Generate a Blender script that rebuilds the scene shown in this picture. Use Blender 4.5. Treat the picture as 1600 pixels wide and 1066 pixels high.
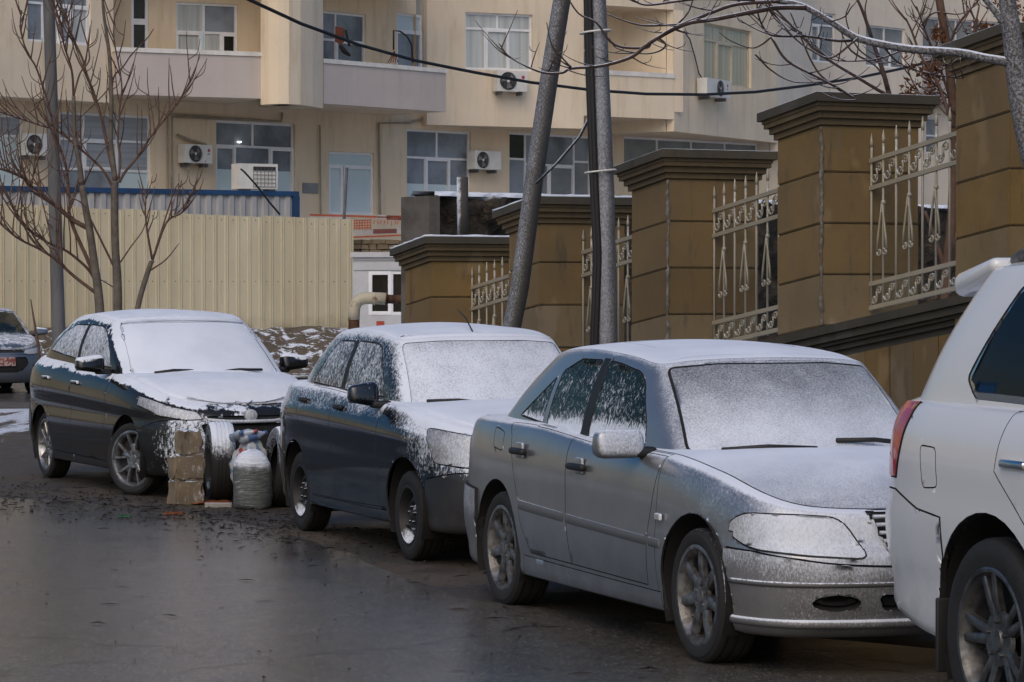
import bpy, bmesh, math, random
import numpy as np
from mathutils import Vector, Matrix
random.seed(7); np.random.seed(7)
R = math.radians
for o in list(bpy.data.objects): bpy.data.objects.remove(o)
scene = bpy.context.scene
COL = scene.collection

# ------------------------------------------------------------------ camera
FPX, PITCH, CAMH = 4497.1, -0.0165, 1.7322        # focal length in photo pixels, pitch (rad), eye height (m)
cam_d = bpy.data.cameras.new('camera'); cam = bpy.data.objects.new('camera', cam_d); COL.objects.link(cam)
cam_d.sensor_width = 36.0; cam_d.lens = 36.0 * FPX / 1600.0
cam_d.clip_start = 0.5; cam_d.clip_end = 2000
cam.location = (0, 0, CAMH); cam.rotation_euler = (math.pi / 2 + PITCH, 0, 0)
scene.camera = cam

# ------------------------------------------------------------------ light: overcast winter day
world = bpy.data.worlds.new('World'); scene.world = world; world.use_nodes = True
wn, wl = world.node_tree.nodes, world.node_tree.links
bg = wn['Background']
sky = wn.new('ShaderNodeTexSky'); sky.sky_type = 'NISHITA'; sky.sun_disc = False
SUN_EL, SUN_ROT = R(46), R(196)
sky.sun_elevation = SUN_EL; sky.sun_rotation = SUN_ROT
sky.air_density = 1.0; sky.dust_density = 4.0; sky.ozone_density = 1.0
hs = wn.new('ShaderNodeHueSaturation'); hs.inputs['Saturation'].default_value = 1.55
wl.new(sky.outputs['Color'], hs.inputs['Color']); wl.new(hs.outputs['Color'], bg.inputs['Color'])
bg.inputs['Strength'].default_value = 0.10
sun_d = bpy.data.lights.new('sun', 'SUN'); sun_d.energy = 0.5; sun_d.angle = R(60); sun_d.color = (.95, .97, 1.0)
sun = bpy.data.objects.new('sun', sun_d); COL.objects.link(sun)
sdir = Vector((math.sin(SUN_ROT) * math.cos(SUN_EL), math.cos(SUN_ROT) * math.cos(SUN_EL), math.sin(SUN_EL)))
sun.rotation_euler = sdir.to_track_quat('Z', 'Y').to_euler(); sun.location = (0, 0, 60)
scene.view_settings.view_transform = 'Standard'; scene.view_settings.look = 'None'
scene.view_settings.exposure = 0.12; scene.view_settings.gamma = 1.0
scene.view_settings.use_curve_mapping = False

# ------------------------------------------------------------------ pixel helpers (photo is 1600 x 1066)
def ray(px, py):
    u = (px - 800) / FPX; v = -(py - 533) / FPX
    c, s = math.cos(PITCH), math.sin(PITCH)
    return np.array([u, c - v * s, s + v * c])
def at(px, py, d):                       # the point seen at a pixel, at forward distance d
    r = ray(px, py); return np.array([0, 0, CAMH]) + r * (d / r[1])
def gnd(px, py, z=0.0):                  # the point seen at a pixel on the ground
    r = ray(px, py); return np.array([0, 0, CAMH]) + r * ((z - CAMH) / r[2])
def zpx(py, d): return at(800, py, d)[2]

# ------------------------------------------------------------------ materials
MATS = {}
class NT:
    """small helper round a material's node tree"""
    def __init__(s, name):
        m = bpy.data.materials.new(name); m.use_nodes = True; s.m = m; s.t = m.node_tree; s.n = s.t.nodes
        s.n.clear(); s.out = s.n.new('ShaderNodeOutputMaterial'); MATS[name] = m
        s.geo = None; s.tc = None
    def link(s, a, b): s.t.links.new(a, b)
    def coord(s, kind='Object'):
        if s.tc is None: s.tc = s.n.new('ShaderNodeTexCoord')
        return s.tc.outputs[kind]
    def val(s, x, sock):
        if isinstance(x, (int, float)): sock.default_value = x
        elif isinstance(x, (tuple, list)): sock.default_value = tuple(x) + ((1,) if len(x) == 3 and sock.type == 'RGBA' else ())
        else: s.link(x, sock)
    def math(s, op, a, b=0.0, c=0.0, clamp=False):
        n = s.n.new('ShaderNodeMath'); n.operation = op; n.use_clamp = clamp
        s.val(a, n.inputs[0]); s.val(b, n.inputs[1]); s.val(c, n.inputs[2]); return n.outputs[0]
    def noise(s, scale, detail=3, rough=.55, vec=None, stretch=None, dist=0):
        n = s.n.new('ShaderNodeTexNoise'); n.inputs['Scale'].default_value = scale
        n.inputs['Detail'].default_value = detail; n.inputs['Roughness'].default_value = rough
        n.inputs['Distortion'].default_value = dist
        v = vec if vec is not None else s.coord()
        if stretch:
            mp = s.n.new('ShaderNodeMapping'); mp.inputs['Scale'].default_value = stretch
            s.link(v, mp.inputs['Vector']); v = mp.outputs['Vector']
        s.link(v, n.inputs['Vector']); return n.outputs['Fac']
    def ss(s, x, lo, hi, a=0.0, b=1.0):       # smoothstep map range
        n = s.n.new('ShaderNodeMapRange'); n.interpolation_type = 'SMOOTHSTEP'
        s.val(x, n.inputs[0]); s.val(lo, n.inputs[1]); s.val(hi, n.inputs[2]); s.val(a, n.inputs[3]); s.val(b, n.inputs[4])
        return n.outputs[0]
    def mix(s, f, a, b):
        n = s.n.new('ShaderNodeMix'); n.data_type = 'RGBA'
        s.val(f, n.inputs[0]); s.val(a, n.inputs[6]); s.val(b, n.inputs[7]); return n.outputs[2]
    def fmix(s, f, a, b):
        n = s.n.new('ShaderNodeMix'); n.data_type = 'FLOAT'
        s.val(f, n.inputs[0]); s.val(a, n.inputs[2]); s.val(b, n.inputs[3]); return n.outputs[0]
    def sep(s, v):
        n = s.n.new('ShaderNodeSeparateXYZ'); s.link(v, n.inputs[0]); return n.outputs
    def normal(s):
        if s.geo is None: s.geo = s.n.new('ShaderNodeNewGeometry')
        return s.geo.outputs['Normal']
    def rand(s): n = s.n.new('ShaderNodeObjectInfo'); return n.outputs['Random']
    def dot(s, v, w):
        n = s.n.new('ShaderNodeVectorMath'); n.operation = 'DOT_PRODUCT'
        s.link(v, n.inputs[0]); n.inputs[1].default_value = w; return n.outputs['Value']
    def bump(s, h, dist=.01, strength=.5, nrm=None):
        n = s.n.new('ShaderNodeBump'); n.inputs['Distance'].default_value = dist; n.inputs['Strength'].default_value = strength
        s.link(h, n.inputs['Height'])
        if nrm is not None: s.link(nrm, n.inputs['Normal'])
        return n.outputs['Normal']
    def bsdf(s, color, rough=.5, metal=0., spec=.5, coat=0., nrm=None, trans=0., coat_rough=.05, emit=None, estr=0.):
        b = s.n.new('ShaderNodeBsdfPrincipled')
        s.val(color, b.inputs['Base Color']); s.val(rough, b.inputs['Roughness']); s.val(metal, b.inputs['Metallic'])
        b.inputs['Specular IOR Level'].default_value = spec if isinstance(spec, float) else .5
        s.val(coat, b.inputs['Coat Weight']); b.inputs['Coat Roughness'].default_value = coat_rough
        if nrm is not None: s.link(nrm, b.inputs['Normal'])
        if emit: s.val(emit, b.inputs['Emission Color']); b.inputs['Emission Strength'].default_value = estr
        return b.outputs[0]
    def done(s, shader): s.link(shader, s.out.inputs['Surface']); return s.m

SNOW = (.76, .825, .92)
def mat(name, color, rough=.6, metal=0., vary=.12, scale=4., bump=0., bscale=40., spec=.5, coat=0., dark=None, snow=None, stretch=None, emit=None, estr=0.):
    """plain surface: base colour with mottling, optional bump, optional dusting of snow on what faces up"""
    t = NT(name)
    f = t.noise(scale, 5, .6, stretch=stretch)
    c2 = dark if dark else tuple(x * (1 - 2.2 * vary) for x in color)
    col = t.mix(t.ss(f, .35, .68), color, c2)
    rg = t.math('ADD', t.math('MULTIPLY', f, .2), rough - .1, clamp=True)
    nrm = None
    if snow:
        amt, lo, hi = snow
        nz = t.sep(t.normal())[2]
        sf = t.ss(t.math('ADD', t.math('MULTIPLY', t.ss(nz, lo, hi), amt), t.noise(60, 3, .7)), .62, .95)
        col = t.mix(sf, col, SNOW); rg = t.fmix(sf, rg, .75); metal = t.fmix(sf, metal, 0.) if metal else 0.
    if bump: nrm = t.bump(t.noise(bscale, 4, .65), .02, bump)
    return t.done(t.bsdf(col, rg, metal, spec, coat, nrm, emit=emit, estr=estr))

def snowy(name, base, rough=.3, metal=0., coat=0., up=1.0, front=0., wind=(.35, -.93, .1), ulo=.35, uhi=.9, flo=.1, fhi=.9,
          bias=0., spk=70., grad=None, clump=0., dirt=0., glass=None, soft=.16, spec=.5, grad2=None, vary=.05, med_amp=.7, med_scale=5.0):
    """paint, glass or lens with snow on it: density from how far a face looks up or into the wind, broken by flakes.
    grad/grad2 = (axis, v0, v1, a0, a1): density added along an axis of the thing"""
    t = NT(name)
    nrmv = t.normal(); nz = t.sep(nrmv)[2]
    cov = t.math('MULTIPLY', t.ss(nz, ulo, uhi), up)
    if front: cov = t.math('MAXIMUM', cov, t.math('MULTIPLY', t.ss(t.dot(nrmv, wind), flo, fhi), front))
    cov = t.math('ADD', cov, bias)
    for g in (grad, grad2):
        if g:
            ax, v0, v1, a0, a1 = g
            cov = t.math('ADD', cov, t.ss(t.sep(t.coord())[ax], v0, v1, a0, a1))
    med = t.noise(med_scale, 4, .6)
    cov = t.math('ADD', cov, t.math('MULTIPLY', t.math('SUBTRACT', med, .5), med_amp))
    fine = t.noise(spk, 3, .75, stretch=(1, 1, .55))
    if clump:
        big = t.noise(9, 3, .6)
        fine = t.fmix(clump, fine, big)
    # flakes cover where fine noise (mean .5) lies under the density
    th = t.math('SUBTRACT', t.math('ADD', t.math('MULTIPLY', cov, .55), .22), fine)
    sf = t.ss(th, -soft * .5, soft)
    bs = t.noise(3.0, 4, .6)
    col = t.mix(t.ss(bs, .35, .7), base, tuple(x * (1 - 2 * vary) for x in base))
    rg = rough
    if dirt:
        low = t.ss(t.sep(t.coord())[2], .15, .75, 1., 0.)
        df = t.math('MULTIPLY', t.math('MULTIPLY', low, dirt), t.ss(t.noise(6, 5, .7), .2, .8, .4, 1.))
        col = t.mix(df, col, (.10, .09, .08)); rg = t.fmix(df, rough, .75)
    sn = t.mix(t.ss(t.noise(2.2, 3), .3, .7), SNOW, (.68, .745, .84))
    hgt = t.math('ADD', sf, t.math('MULTIPLY', t.noise(30, 4, .7), .5))
    bn = t.bump(hgt, .012, .35)
    snow_sh = t.bsdf(sn, .8, 0., .2, 0., bn)
    if glass:
        tint, through = glass
        tr = t.n.new('ShaderNodeBsdfTransparent'); tr.inputs[0].default_value = tuple(tint) + (1,)
        gl = t.bsdf(base, .04, 0., .5, 0.)
        ms = t.n.new('ShaderNodeMixShader'); ms.inputs[0].default_value = through; t.link(gl, ms.inputs[1]); t.link(tr.outputs[0], ms.inputs[2])
        body = ms.outputs[0]
    else:
        body = t.bsdf(col, rg, metal, spec, coat)
    mx = t.n.new('ShaderNodeMixShader'); t.link(sf, mx.inputs[0]); t.link(body, mx.inputs[1]); t.link(snow_sh, mx.inputs[2])
    return t.done(mx.outputs[0])

# ------------------------------------------------------------------ objects
def M(m): return MATS[m] if isinstance(m, str) else m
def mesh_obj(name, verts, faces, material, parent=None, smooth=False, off=None, mats=None, fmats=None):
    me = bpy.data.meshes.new(name)
    v = np.asarray(verts, float).reshape(-1, 3)
    if off is not None: v = v - np.asarray(off)
    me.from_pydata(v.tolist(), [], [tuple(int(i) for i in f) for f in faces]); me.update()
    o = bpy.data.objects.new(name, me); COL.objects.link(o)
    for m in (mats or [material]): me.materials.append(M(m))
    if fmats is not None:
        for p, k in zip(me.polygons, fmats): p.material_index = k
    if smooth:
        for p in me.polygons: p.use_smooth = True
    if parent: o.parent = parent
    return o
def bm_obj(name, bm, material, parent=None, smooth=False, mats=None):
    me = bpy.data.meshes.new(name); bm.to_mesh(me); bm.free()
    o = bpy.data.objects.new(name, me); COL.objects.link(o)
    for m in (mats or [material]): me.materials.append(M(m))
    if smooth:
        for p in me.polygons: p.use_smooth = True
    if parent: o.parent = parent
    return o
def thing(name, label, cat, loc=(0, 0, 0), rz=0., group=None):
    o = bpy.data.objects.new(name, None); COL.objects.link(o); o.location = tuple(float(x) for x in loc); o.rotation_euler = (0, 0, rz)
    o.empty_display_size = .2; return tag(o, label, cat, group)
def tag(o, label, cat, group=None):
    o['label'] = label; o['category'] = cat
    if group: o['group'] = group
    return o
def structure(o): o['kind'] = 'structure'; return o
def stuff(o, label=None, cat=None):
    o['kind'] = 'stuff'
    if label: o['label'] = label
    if cat: o['category'] = cat
    return o
class MB:
    """collects boxes, tubes and lathes into one mesh"""
    def __init__(s): s.v = []; s.f = []
    def add(s, v, f):
        b = len(s.v); s.v += [tuple(map(float, p)) for p in v]; s.f += [tuple(i + b for i in q) for q in f]; return s
    def box(s, x0, x1, y0, y1, z0, z1, fr=None):
        v = [(x, y, z) for z in (z0, z1) for x, y in ((x0, y0), (x1, y0), (x1, y1), (x0, y1))]
        if fr: v = [fr(*p) for p in v]
        return s.add(v, [(3, 2, 1, 0), (4, 5, 6, 7), (0, 1, 5, 4), (1, 2, 6, 5), (2, 3, 7, 6), (3, 0, 4, 7)])
    def tube(s, pts, rad, n=8, cap=True):
        P = [Vector(p) for p in pts]; m = len(P)
        rr = rad if hasattr(rad, '__len__') else [rad] * m
        b = len(s.v); ref = None
        for i, p in enumerate(P):
            t = (P[min(i + 1, m - 1)] - P[max(i - 1, 0)]).normalized()
            if ref is None: ref = t.orthogonal().normalized()
            u = (ref - t * ref.dot(t))
            u = u.normalized() if u.length > 1e-6 else t.orthogonal().normalized()
            ref = u; w = t.cross(u)
            for k in range(n):
                a = 2 * math.pi * k / n; q = p + (u * math.cos(a) + w * math.sin(a)) * rr[i]
                s.v.append((q.x, q.y, q.z))
        for i in range(m - 1):
            for k in range(n):
                s.f.append((b + i * n + k, b + i * n + (k + 1) % n, b + (i + 1) * n + (k + 1) % n, b + (i + 1) * n + k))
        if cap: s.f.append(tuple(b + k for k in reversed(range(n)))); s.f.append(tuple(b + (m - 1) * n + k for k in range(n)))
        return s
    def lathe(s, prof, n=32, axis='y', c=(0, 0, 0), closed=False):
        b = len(s.v); m = len(prof)
        for (h, r) in prof:
            for k in range(n):
                a = 2 * math.pi * k / n; ca, sa = math.cos(a) * r, math.sin(a) * r
                p = (ca, h, sa) if axis == 'y' else (ca, sa, h) if axis == 'z' else (h, ca, sa)
                s.v.append((p[0] + c[0], p[1] + c[1], p[2] + c[2]))
        rng = range(m if closed else m - 1)
        for i in rng:
            j = (i + 1) % m
            for k in range(n):
                q = (b + i * n + k, b + i * n + (k + 1) % n, b + j * n + (k + 1) % n, b + j * n + k)
                s.f.append(q if axis != 'y' else q[::-1])
        return s
    def prism(s, poly, y0, y1, fr=None):       # polygon in (x, z) pulled along y
        n = len(poly); v = [(x, y0, z) for x, z in poly] + [(x, y1, z) for x, z in poly]
        if fr: v = [fr(*p) for p in v]
        return s.add(v, [tuple(range(n)), tuple(range(2 * n - 1, n - 1, -1))] + [(i, i + n, (i + 1) % n + n, (i + 1) % n) for i in range(n)])
    def obj(s, name, m, parent=None, smooth=False, off=None): return mesh_obj(name, s.v, s.f, m, parent, smooth, off)
def auto_smooth(o, ang=35):
    bm = bmesh.new(); bm.from_mesh(o.data)
    for f in bm.faces: f.smooth = True
    for e in bm.edges:
        if len(e.link_faces) == 2 and e.calc_face_angle(0) > R(ang): e.smooth = False
    bm.to_mesh(o.data); bm.free(); return o
def rbox(name, dims, r, m, parent=None, loc=(0, 0, 0), seg=3, rot=None, shape=None):
    """box with rounded edges; shape(x,y,z)->xyz may taper it"""
    bm = bmesh.new(); bmesh.ops.create_cube(bm, size=1)
    for v in bm.verts: v.co = Vector((v.co.x * dims[0], v.co.y * dims[1], v.co.z * dims[2]))
    bmesh.ops.bevel(bm, geom=bm.edges[:], offset=r, segments=seg, affect='EDGES', profile=.5)
    for v in bm.verts:
        c = v.co.copy()
        if shape: c = Vector(shape(*c))
        if rot: c = rot @ c
        v.co = c + Vector(loc)
    return bm_obj(name, bm, m, parent, True)
def dup(root, loc, rz=None, label=None):
    r = root.copy(); COL.objects.link(r); r.location = loc
    if rz is not None: r.rotation_euler = (0, 0, rz)
    if label: r['label'] = label
    for ch in list(root.children):
        c = ch.copy(); COL.objects.link(c); c.parent = r
        for g in list(ch.children):
            d = g.copy(); COL.objects.link(d); d.parent = c
    return r
# ------------------------------------------------------------------ cars: surface, panels, wheels
def pchip(pts):
    x = np.array([p[0] for p in pts], float); y = np.array([p[1] for p in pts], float)
    o = np.argsort(x); x, y = x[o], y[o]; h = np.diff(x); d = np.diff(y) / h; m = np.zeros(len(x))
    m[0], m[-1] = d[0], d[-1]
    for i in range(1, len(x) - 1):
        if d[i - 1] * d[i] > 0:
            w1, w2 = 2 * h[i] + h[i - 1], h[i] + 2 * h[i - 1]; m[i] = (w1 + w2) / (w1 / d[i - 1] + w2 / d[i])
    def f(q):
        q = np.clip(np.asarray(q, float), x[0], x[-1]); i = np.clip(np.searchsorted(x, q, side='right') - 1, 0, len(h) - 1)
        t = (q - x[i]) / h[i]; t2, t3 = t * t, t * t * t
        return (2 * t3 - 3 * t2 + 1) * y[i] + (t3 - 2 * t2 + t) * h[i] * m[i] + (-2 * t3 + 3 * t2) * y[i + 1] + (t3 - t2) * h[i] * m[i + 1]
    return f
def crom(P, counts):
    """Catmull-Rom through rows of P (m,k), counts[i] samples on segment i"""
    P = np.asarray(P, float); out = []
    Q = np.vstack([2 * P[0] - P[1], P, 2 * P[-1] - P[-2]])
    for i, n in enumerate(counts):
        p0, p1, p2, p3 = Q[i:i + 4]
        for t in np.arange(n) / n:
            out.append(.5 * ((2 * p1) + (-p0 + p2) * t + (2 * p0 - 5 * p1 + 4 * p2 - p3) * t * t + (-p0 + 3 * p1 - 3 * p2 + p3) * t ** 3))
    out.append(P[-1]); return np.array(out)
def inpoly(p, poly):
    x, y = p; c = False; n = len(poly); j = n - 1
    for i in range(n):
        xi, yi = poly[i]; xj, yj = poly[j]
        if (yi > y) != (yj > y) and x < (xj - xi) * (y - yi) / (yj - yi) + xi: c = not c
        j = i
    return c
PROJ = {'side': (0, 2), 'front': (1, 2), 'top': (0, 1)}
def rounded(poly, r, n=4):
    """polygon with its corners rounded"""
    out = []; m = len(poly)
    for i in range(m):
        p = np.array(poly[i], float); a = np.array(poly[i - 1], float) - p; b = np.array(poly[(i + 1) % m], float) - p
        la, lb = np.hypot(*a), np.hypot(*b); k = min(r, la * .45, lb * .45)
        p0, p1 = p + a / la * k, p + b / lb * k
        for t in np.linspace(0, 1, n + 1): out.append(tuple((1 - t) ** 2 * p0 + 2 * t * (1 - t) * p + t * t * p1))
    return out

class CarBody:
    def __init__(s, spec):
        s.spec = spec; s.bm = bm = bmesh.new()
        s.src = bm.faces.layers.int.new('src'); s.reg = bm.faces.layers.int.new('reg')
        s.names = ['body']; s.tub(); s.green()
        bmesh.ops.remove_doubles(bm, verts=bm.verts[:], dist=1e-5)
        bmesh.ops.recalc_face_normals(bm, faces=bm.faces[:]); bm.normal_update()
        # recalc works per island; make sure every island looks outwards
        for k in (0, 2):
            fs = [f for f in bm.faces if f[s.src] in (k, k + 1)]
            sm = sum((f.calc_center_median() - Vector((1.2, 0, .7 + .3 * (k > 0)))).dot(f.normal) * f.calc_area() for f in fs)
            if sm < 0: bmesh.ops.reverse_faces(bm, faces=fs)
        bm.normal_update()
    def grid(s, rows, src, cap_crown, capsrc, M_=16, cap_pow=2.0):
        """rows: list of half rings (n,3) with y>=0 from front centre to rear centre; the last is capped across"""
        bm = s.bm; n = len(rows[0]); full = []
        for r in rows:
            ring = [bm.verts.new(p) for p in r] + [bm.verts.new((p[0], -p[1], p[2])) for p in r[-2:0:-1]]
            full.append(ring)
        N = len(full[0])
        for a, b in zip(full[:-1], full[1:]):
            for i in range(N):
                f = bm.faces.new((a[i], a[(i + 1) % N], b[(i + 1) % N], b[i])); f[s.src] = src
        top = full[-1]; R0 = rows[-1]; lines = []
        for i in range(n):
            if i in (0, n - 1): lines.append([top[i]] * (M_ + 1)); continue
            x, y, z = R0[i]; L = [top[i]]
            for j in range(1, M_):
                t = 1 - 2 * j / M_; cr = float(cap_crown(x)) * (1 - abs(t) ** cap_pow)
                L.append(bm.verts.new((x, y * t, z + cr)))
            L.append(top[N - i]); lines.append(L)
        for a, b in zip(lines[:-1], lines[1:]):
            for j in range(M_):
                vs = []
                for v in (a[j], a[j + 1], b[j + 1], b[j]):
                    if v not in vs: vs.append(v)
                if len(vs) >= 3:
                    f = bm.faces.new(vs); f[s.src] = capsrc
    def tub(s):
        sp = s.spec; O = np.array(sp['outline'], float)
        seg = np.hypot(*np.diff(O, axis=0).T); cnt = [max(2, int(round(l / .035))) for l in seg]
        D = crom(O, cnt); D[:, 1] = np.maximum(D[:, 1], 0); D[0, 1] = D[-1, 1] = 0
        s.D = D; t = np.gradient(D, axis=0); t /= np.linalg.norm(t, axis=1)[:, None]      # outline runs front -> rear on +y
        nx, ny = t[:, 1], -t[:, 0]
        wf = np.clip(nx, 0, 1) ** 1.4; wr = np.clip(-nx, 0, 1) ** 1.4; ws = np.clip(1 - wf - wr, 0, 1)
        rows = []
        for L in sp['levels']:
            ins = L['side'] * ws + L.get('front', L['side']) * wf + L.get('rear', L['side']) * wr
            if 'sx' in L: ins = ins + pchip(L['sx'])(D[:, 0]) * ws
            z = pchip(L['z'])(D[:, 0]) if isinstance(L['z'], list) else np.full(len(D), L['z'])
            x = D[:, 0] - nx * ins; y = D[:, 1] - ny * ins; y[0] = y[-1] = 0
            rows.append(np.column_stack([x, np.maximum(y, 0), z]))
        rows = np.array(rows); K = len(rows)
        dense = crom(rows.reshape(K, -1), [max(2, int(round(c))) for c in sp.get('vcount', [4] * (K - 1))]).reshape(-1, rows.shape[1], 3)
        dense[:, 0, 1] = dense[:, -1, 1] = 0; dense[:, :, 1] = np.maximum(dense[:, :, 1], 0)
        s.grid(list(dense), 0, pchip(sp['deck_crown']), 1, 20, sp.get('deck_pow', 2.2))
    def green(s):
        sp = s.spec; B = np.array(sp['gh_base'], float); T = np.array(sp['gh_top'], float); n = len(B)
        seg = np.maximum(np.linalg.norm(np.diff(B, axis=0), axis=1), np.linalg.norm(np.diff(T, axis=0), axis=1))
        cnt = [max(2, int(round(l / .04))) for l in seg]
        Bd, Td = crom(B, cnt), crom(T, cnt)
        t = np.gradient(Bd[:, :2], axis=0); t /= np.linalg.norm(t, axis=1)[:, None]; nrm = np.column_stack([t[:, 1], -t[:, 0], np.zeros(len(t))])
        rows = []
        for v in np.linspace(0, 1, 13):
            P = Bd * (1 - v) + Td * v + nrm * (sp.get('gh_bulge', .02) * math.sin(math.pi * v)); rows.append(P)
        # roof edge rolls over
        for (ins, up) in ((.02, .016), (.05, .028), (.09, .036)):
            P = Td - nrm * ins + np.array([0, 0, up]); rows.append(P)
        for P in rows: P[0, 1] = P[-1, 1] = 0; P[:, 1] = np.maximum(P[:, 1], 0)
        s.grid(rows, 2, pchip(sp['roof_crown']), 3, 16, 2.0)
    # ---- regions
    def region(s, name, poly, proj, pred, overwrite=None):
        bm = s.bm; a, b = PROJ[proj]; poly = [tuple(p) for p in poly]
        px = [p[0] for p in poly]; pz = [p[1] for p in poly]; e = .002
        x0, x1, z0, z1 = min(px) - e, max(px) + e, min(pz) - e, max(pz) + e
        def bb(f):
            A = [v.co[a] for v in f.verts]; B = [v.co[b] for v in f.verts]; return min(A), max(A), min(B), max(B)
        cand = {}
        for f in bm.faces:
            if pred(f):
                q = bb(f)
                if q[1] >= x0 and q[0] <= x1 and q[3] >= z0 and q[2] <= z1: cand[f] = q
        n = len(poly)
        for i in range(n):
            p, q = poly[i], poly[(i + 1) % n]; d = (q[0] - p[0], q[1] - p[1]); L = math.hypot(*d)
            if L < 1e-6: continue
            sx0, sx1 = min(p[0], q[0]) - e, max(p[0], q[0]) + e; sz0, sz1 = min(p[1], q[1]) - e, max(p[1], q[1]) + e
            fs = [f for f, w in cand.items() if f.is_valid and w[1] >= sx0 and w[0] <= sx1 and w[3] >= sz0 and w[2] <= sz1]
            if not fs: continue
            no = [0, 0, 0]; no[a] = d[1] / L; no[b] = -d[0] / L; co = [0, 0, 0]; co[a], co[b] = p
            ed = set(); vs = set()
            for f in fs: ed.update(f.edges); vs.update(f.verts)
            res = bmesh.ops.bisect_plane(bm, geom=list(vs) + list(ed) + fs, dist=2e-4, plane_co=co, plane_no=no)
            for g in res['geom']:
                if isinstance(g, bmesh.types.BMFace) and g.is_valid: cand[g] = bb(g)
            cand = {f: w for f, w in cand.items() if f.is_valid}
        bm.normal_update()
        if name not in s.names: s.names.append(name)
        k = s.names.index(name)
        for f in cand:
            if f.is_valid:
                c = f.calc_center_median()
                if inpoly((c[a], c[b]), poly) and (overwrite is None or s.names[f[s.reg]] in overwrite): f[s.reg] = k
    def assign(s, name, pred, only=('body',)):
        if name not in s.names: s.names.append(name)
        k = s.names.index(name)
        for f in s.bm.faces:
            if s.names[f[s.reg]] in only and pred(f, f.calc_center_median()): f[s.reg] = k
    def kill(s, name):
        k = s.names.index(name); bmesh.ops.delete(s.bm, geom=[f for f in s.bm.faces if f[s.reg] == k], context='FACES')
    def take(s, name, obj_name, material, parent, gap=.003, depth=.012, lift=0., side=None, seal='seal_gap_shade', label=None, snow=0.):
        """cut a region out as a panel of its own with its edges turned in"""
        k = s.names.index(name)
        fs = [f for f in s.bm.faces if f[s.reg] == k and (side is None or f.calc_center_median().y * side > 0)]
        if not fs: return None
        bm = bmesh.new(); mp = {}
        for f in fs:
            for v in f.verts:
                if v not in mp: mp[v] = bm.verts.new(v.co); mp[v].normal = v.normal
        for f in fs:
            try: bm.faces.new([mp[v] for v in f.verts])
            except ValueError: pass
        bmesh.ops.remove_doubles(bm, verts=bm.verts[:], dist=.0018); bmesh.ops.dissolve_degenerate(bm, dist=.0006, edges=bm.edges[:])
        bm.normal_update()
        nr = {v: v.normal.copy() for v in bm.verts}
        if lift:
            for v in bm.verts: v.co += nr[v] * lift
        for f in bm.faces: f.smooth = True
        if gap:
            inner = bm.faces[:]
            bnd = {v for e in bm.edges if e.is_boundary for v in e.verts}; bn = {v: nr[v] for v in bnd}
            r = bmesh.ops.inset_region(bm, faces=inner, thickness=gap, use_even_offset=False, use_boundary=True)
            for v, q in bn.items():
                if v.is_valid: v.co -= q * (depth + max(lift, 0))
            for f in r['faces']:
                f.material_index = 1  # edge ring: seals round glass; between panels black paints in the gap's shade
                if not snow:
                    f.smooth = False
                    for e in f.edges: e.smooth = False
            if snow:
                for v in bm.verts:
                    if v not in bn:
                        x, y = v.co.x, v.co.y; v.co.z += snow * (.35 * math.sin(3.1 * x + 1.3) * math.sin(4.3 * y + x) + .22 * math.sin(9 * x + 5 * y) + random.uniform(-.08, .08))
        o = bm_obj(obj_name, bm, None, parent, False, [material, seal])
        if label: o['label'] = label
        return o

def side_strip(c, name, m, parent, x0, x1, zt, zb, out=.012, sides=(-1, 1)):
    """moulding that follows the flank from x0 to x1; zt, zb = top and bottom height at both ends"""
    D = c.D; i0 = len(D) // 4; seg = D[np.abs(D[:, 1]) > .5]; o = np.argsort(seg[:, 0]); ys = lambda x: float(np.interp(x, seg[o, 0], seg[o, 1]))
    for sg in sides:
        n = 26; v = []; f = []
        for k in range(n + 1):
            u = k / n; x = x0 + (x1 - x0) * u; a, b = zt[0] + (zt[1] - zt[0]) * u, zb[0] + (zb[1] - zb[0]) * u; y = ys(x); e = out * (1 if 0 < k < n else .3)
            v += [(x, sg * (y - .03), b), (x, sg * (y + e * .5), b), (x, sg * (y + e), b + (a - b) * .25), (x, sg * (y + e), b + (a - b) * .75), (x, sg * (y + e * .5), a), (x, sg * (y - .03), a)]
        for k in range(n):
            for j in range(5): f.append((6 * k + j, 6 * k + 6 + j, 6 * k + 7 + j, 6 * k + j + 1))
        f += [(0, 1, 2, 3, 4, 5), tuple(6 * n + j for j in (5, 4, 3, 2, 1, 0))]
        auto_smooth(mesh_obj(name, v, f if sg < 0 else [q[::-1] for q in f], m, parent), 30)

def circle(cx, cz, r, n=30, sx=1.0): return [(cx + sx * r * math.cos(2 * math.pi * k / n), cz + r * math.sin(2 * math.pi * k / n)) for k in range(n)]

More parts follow.
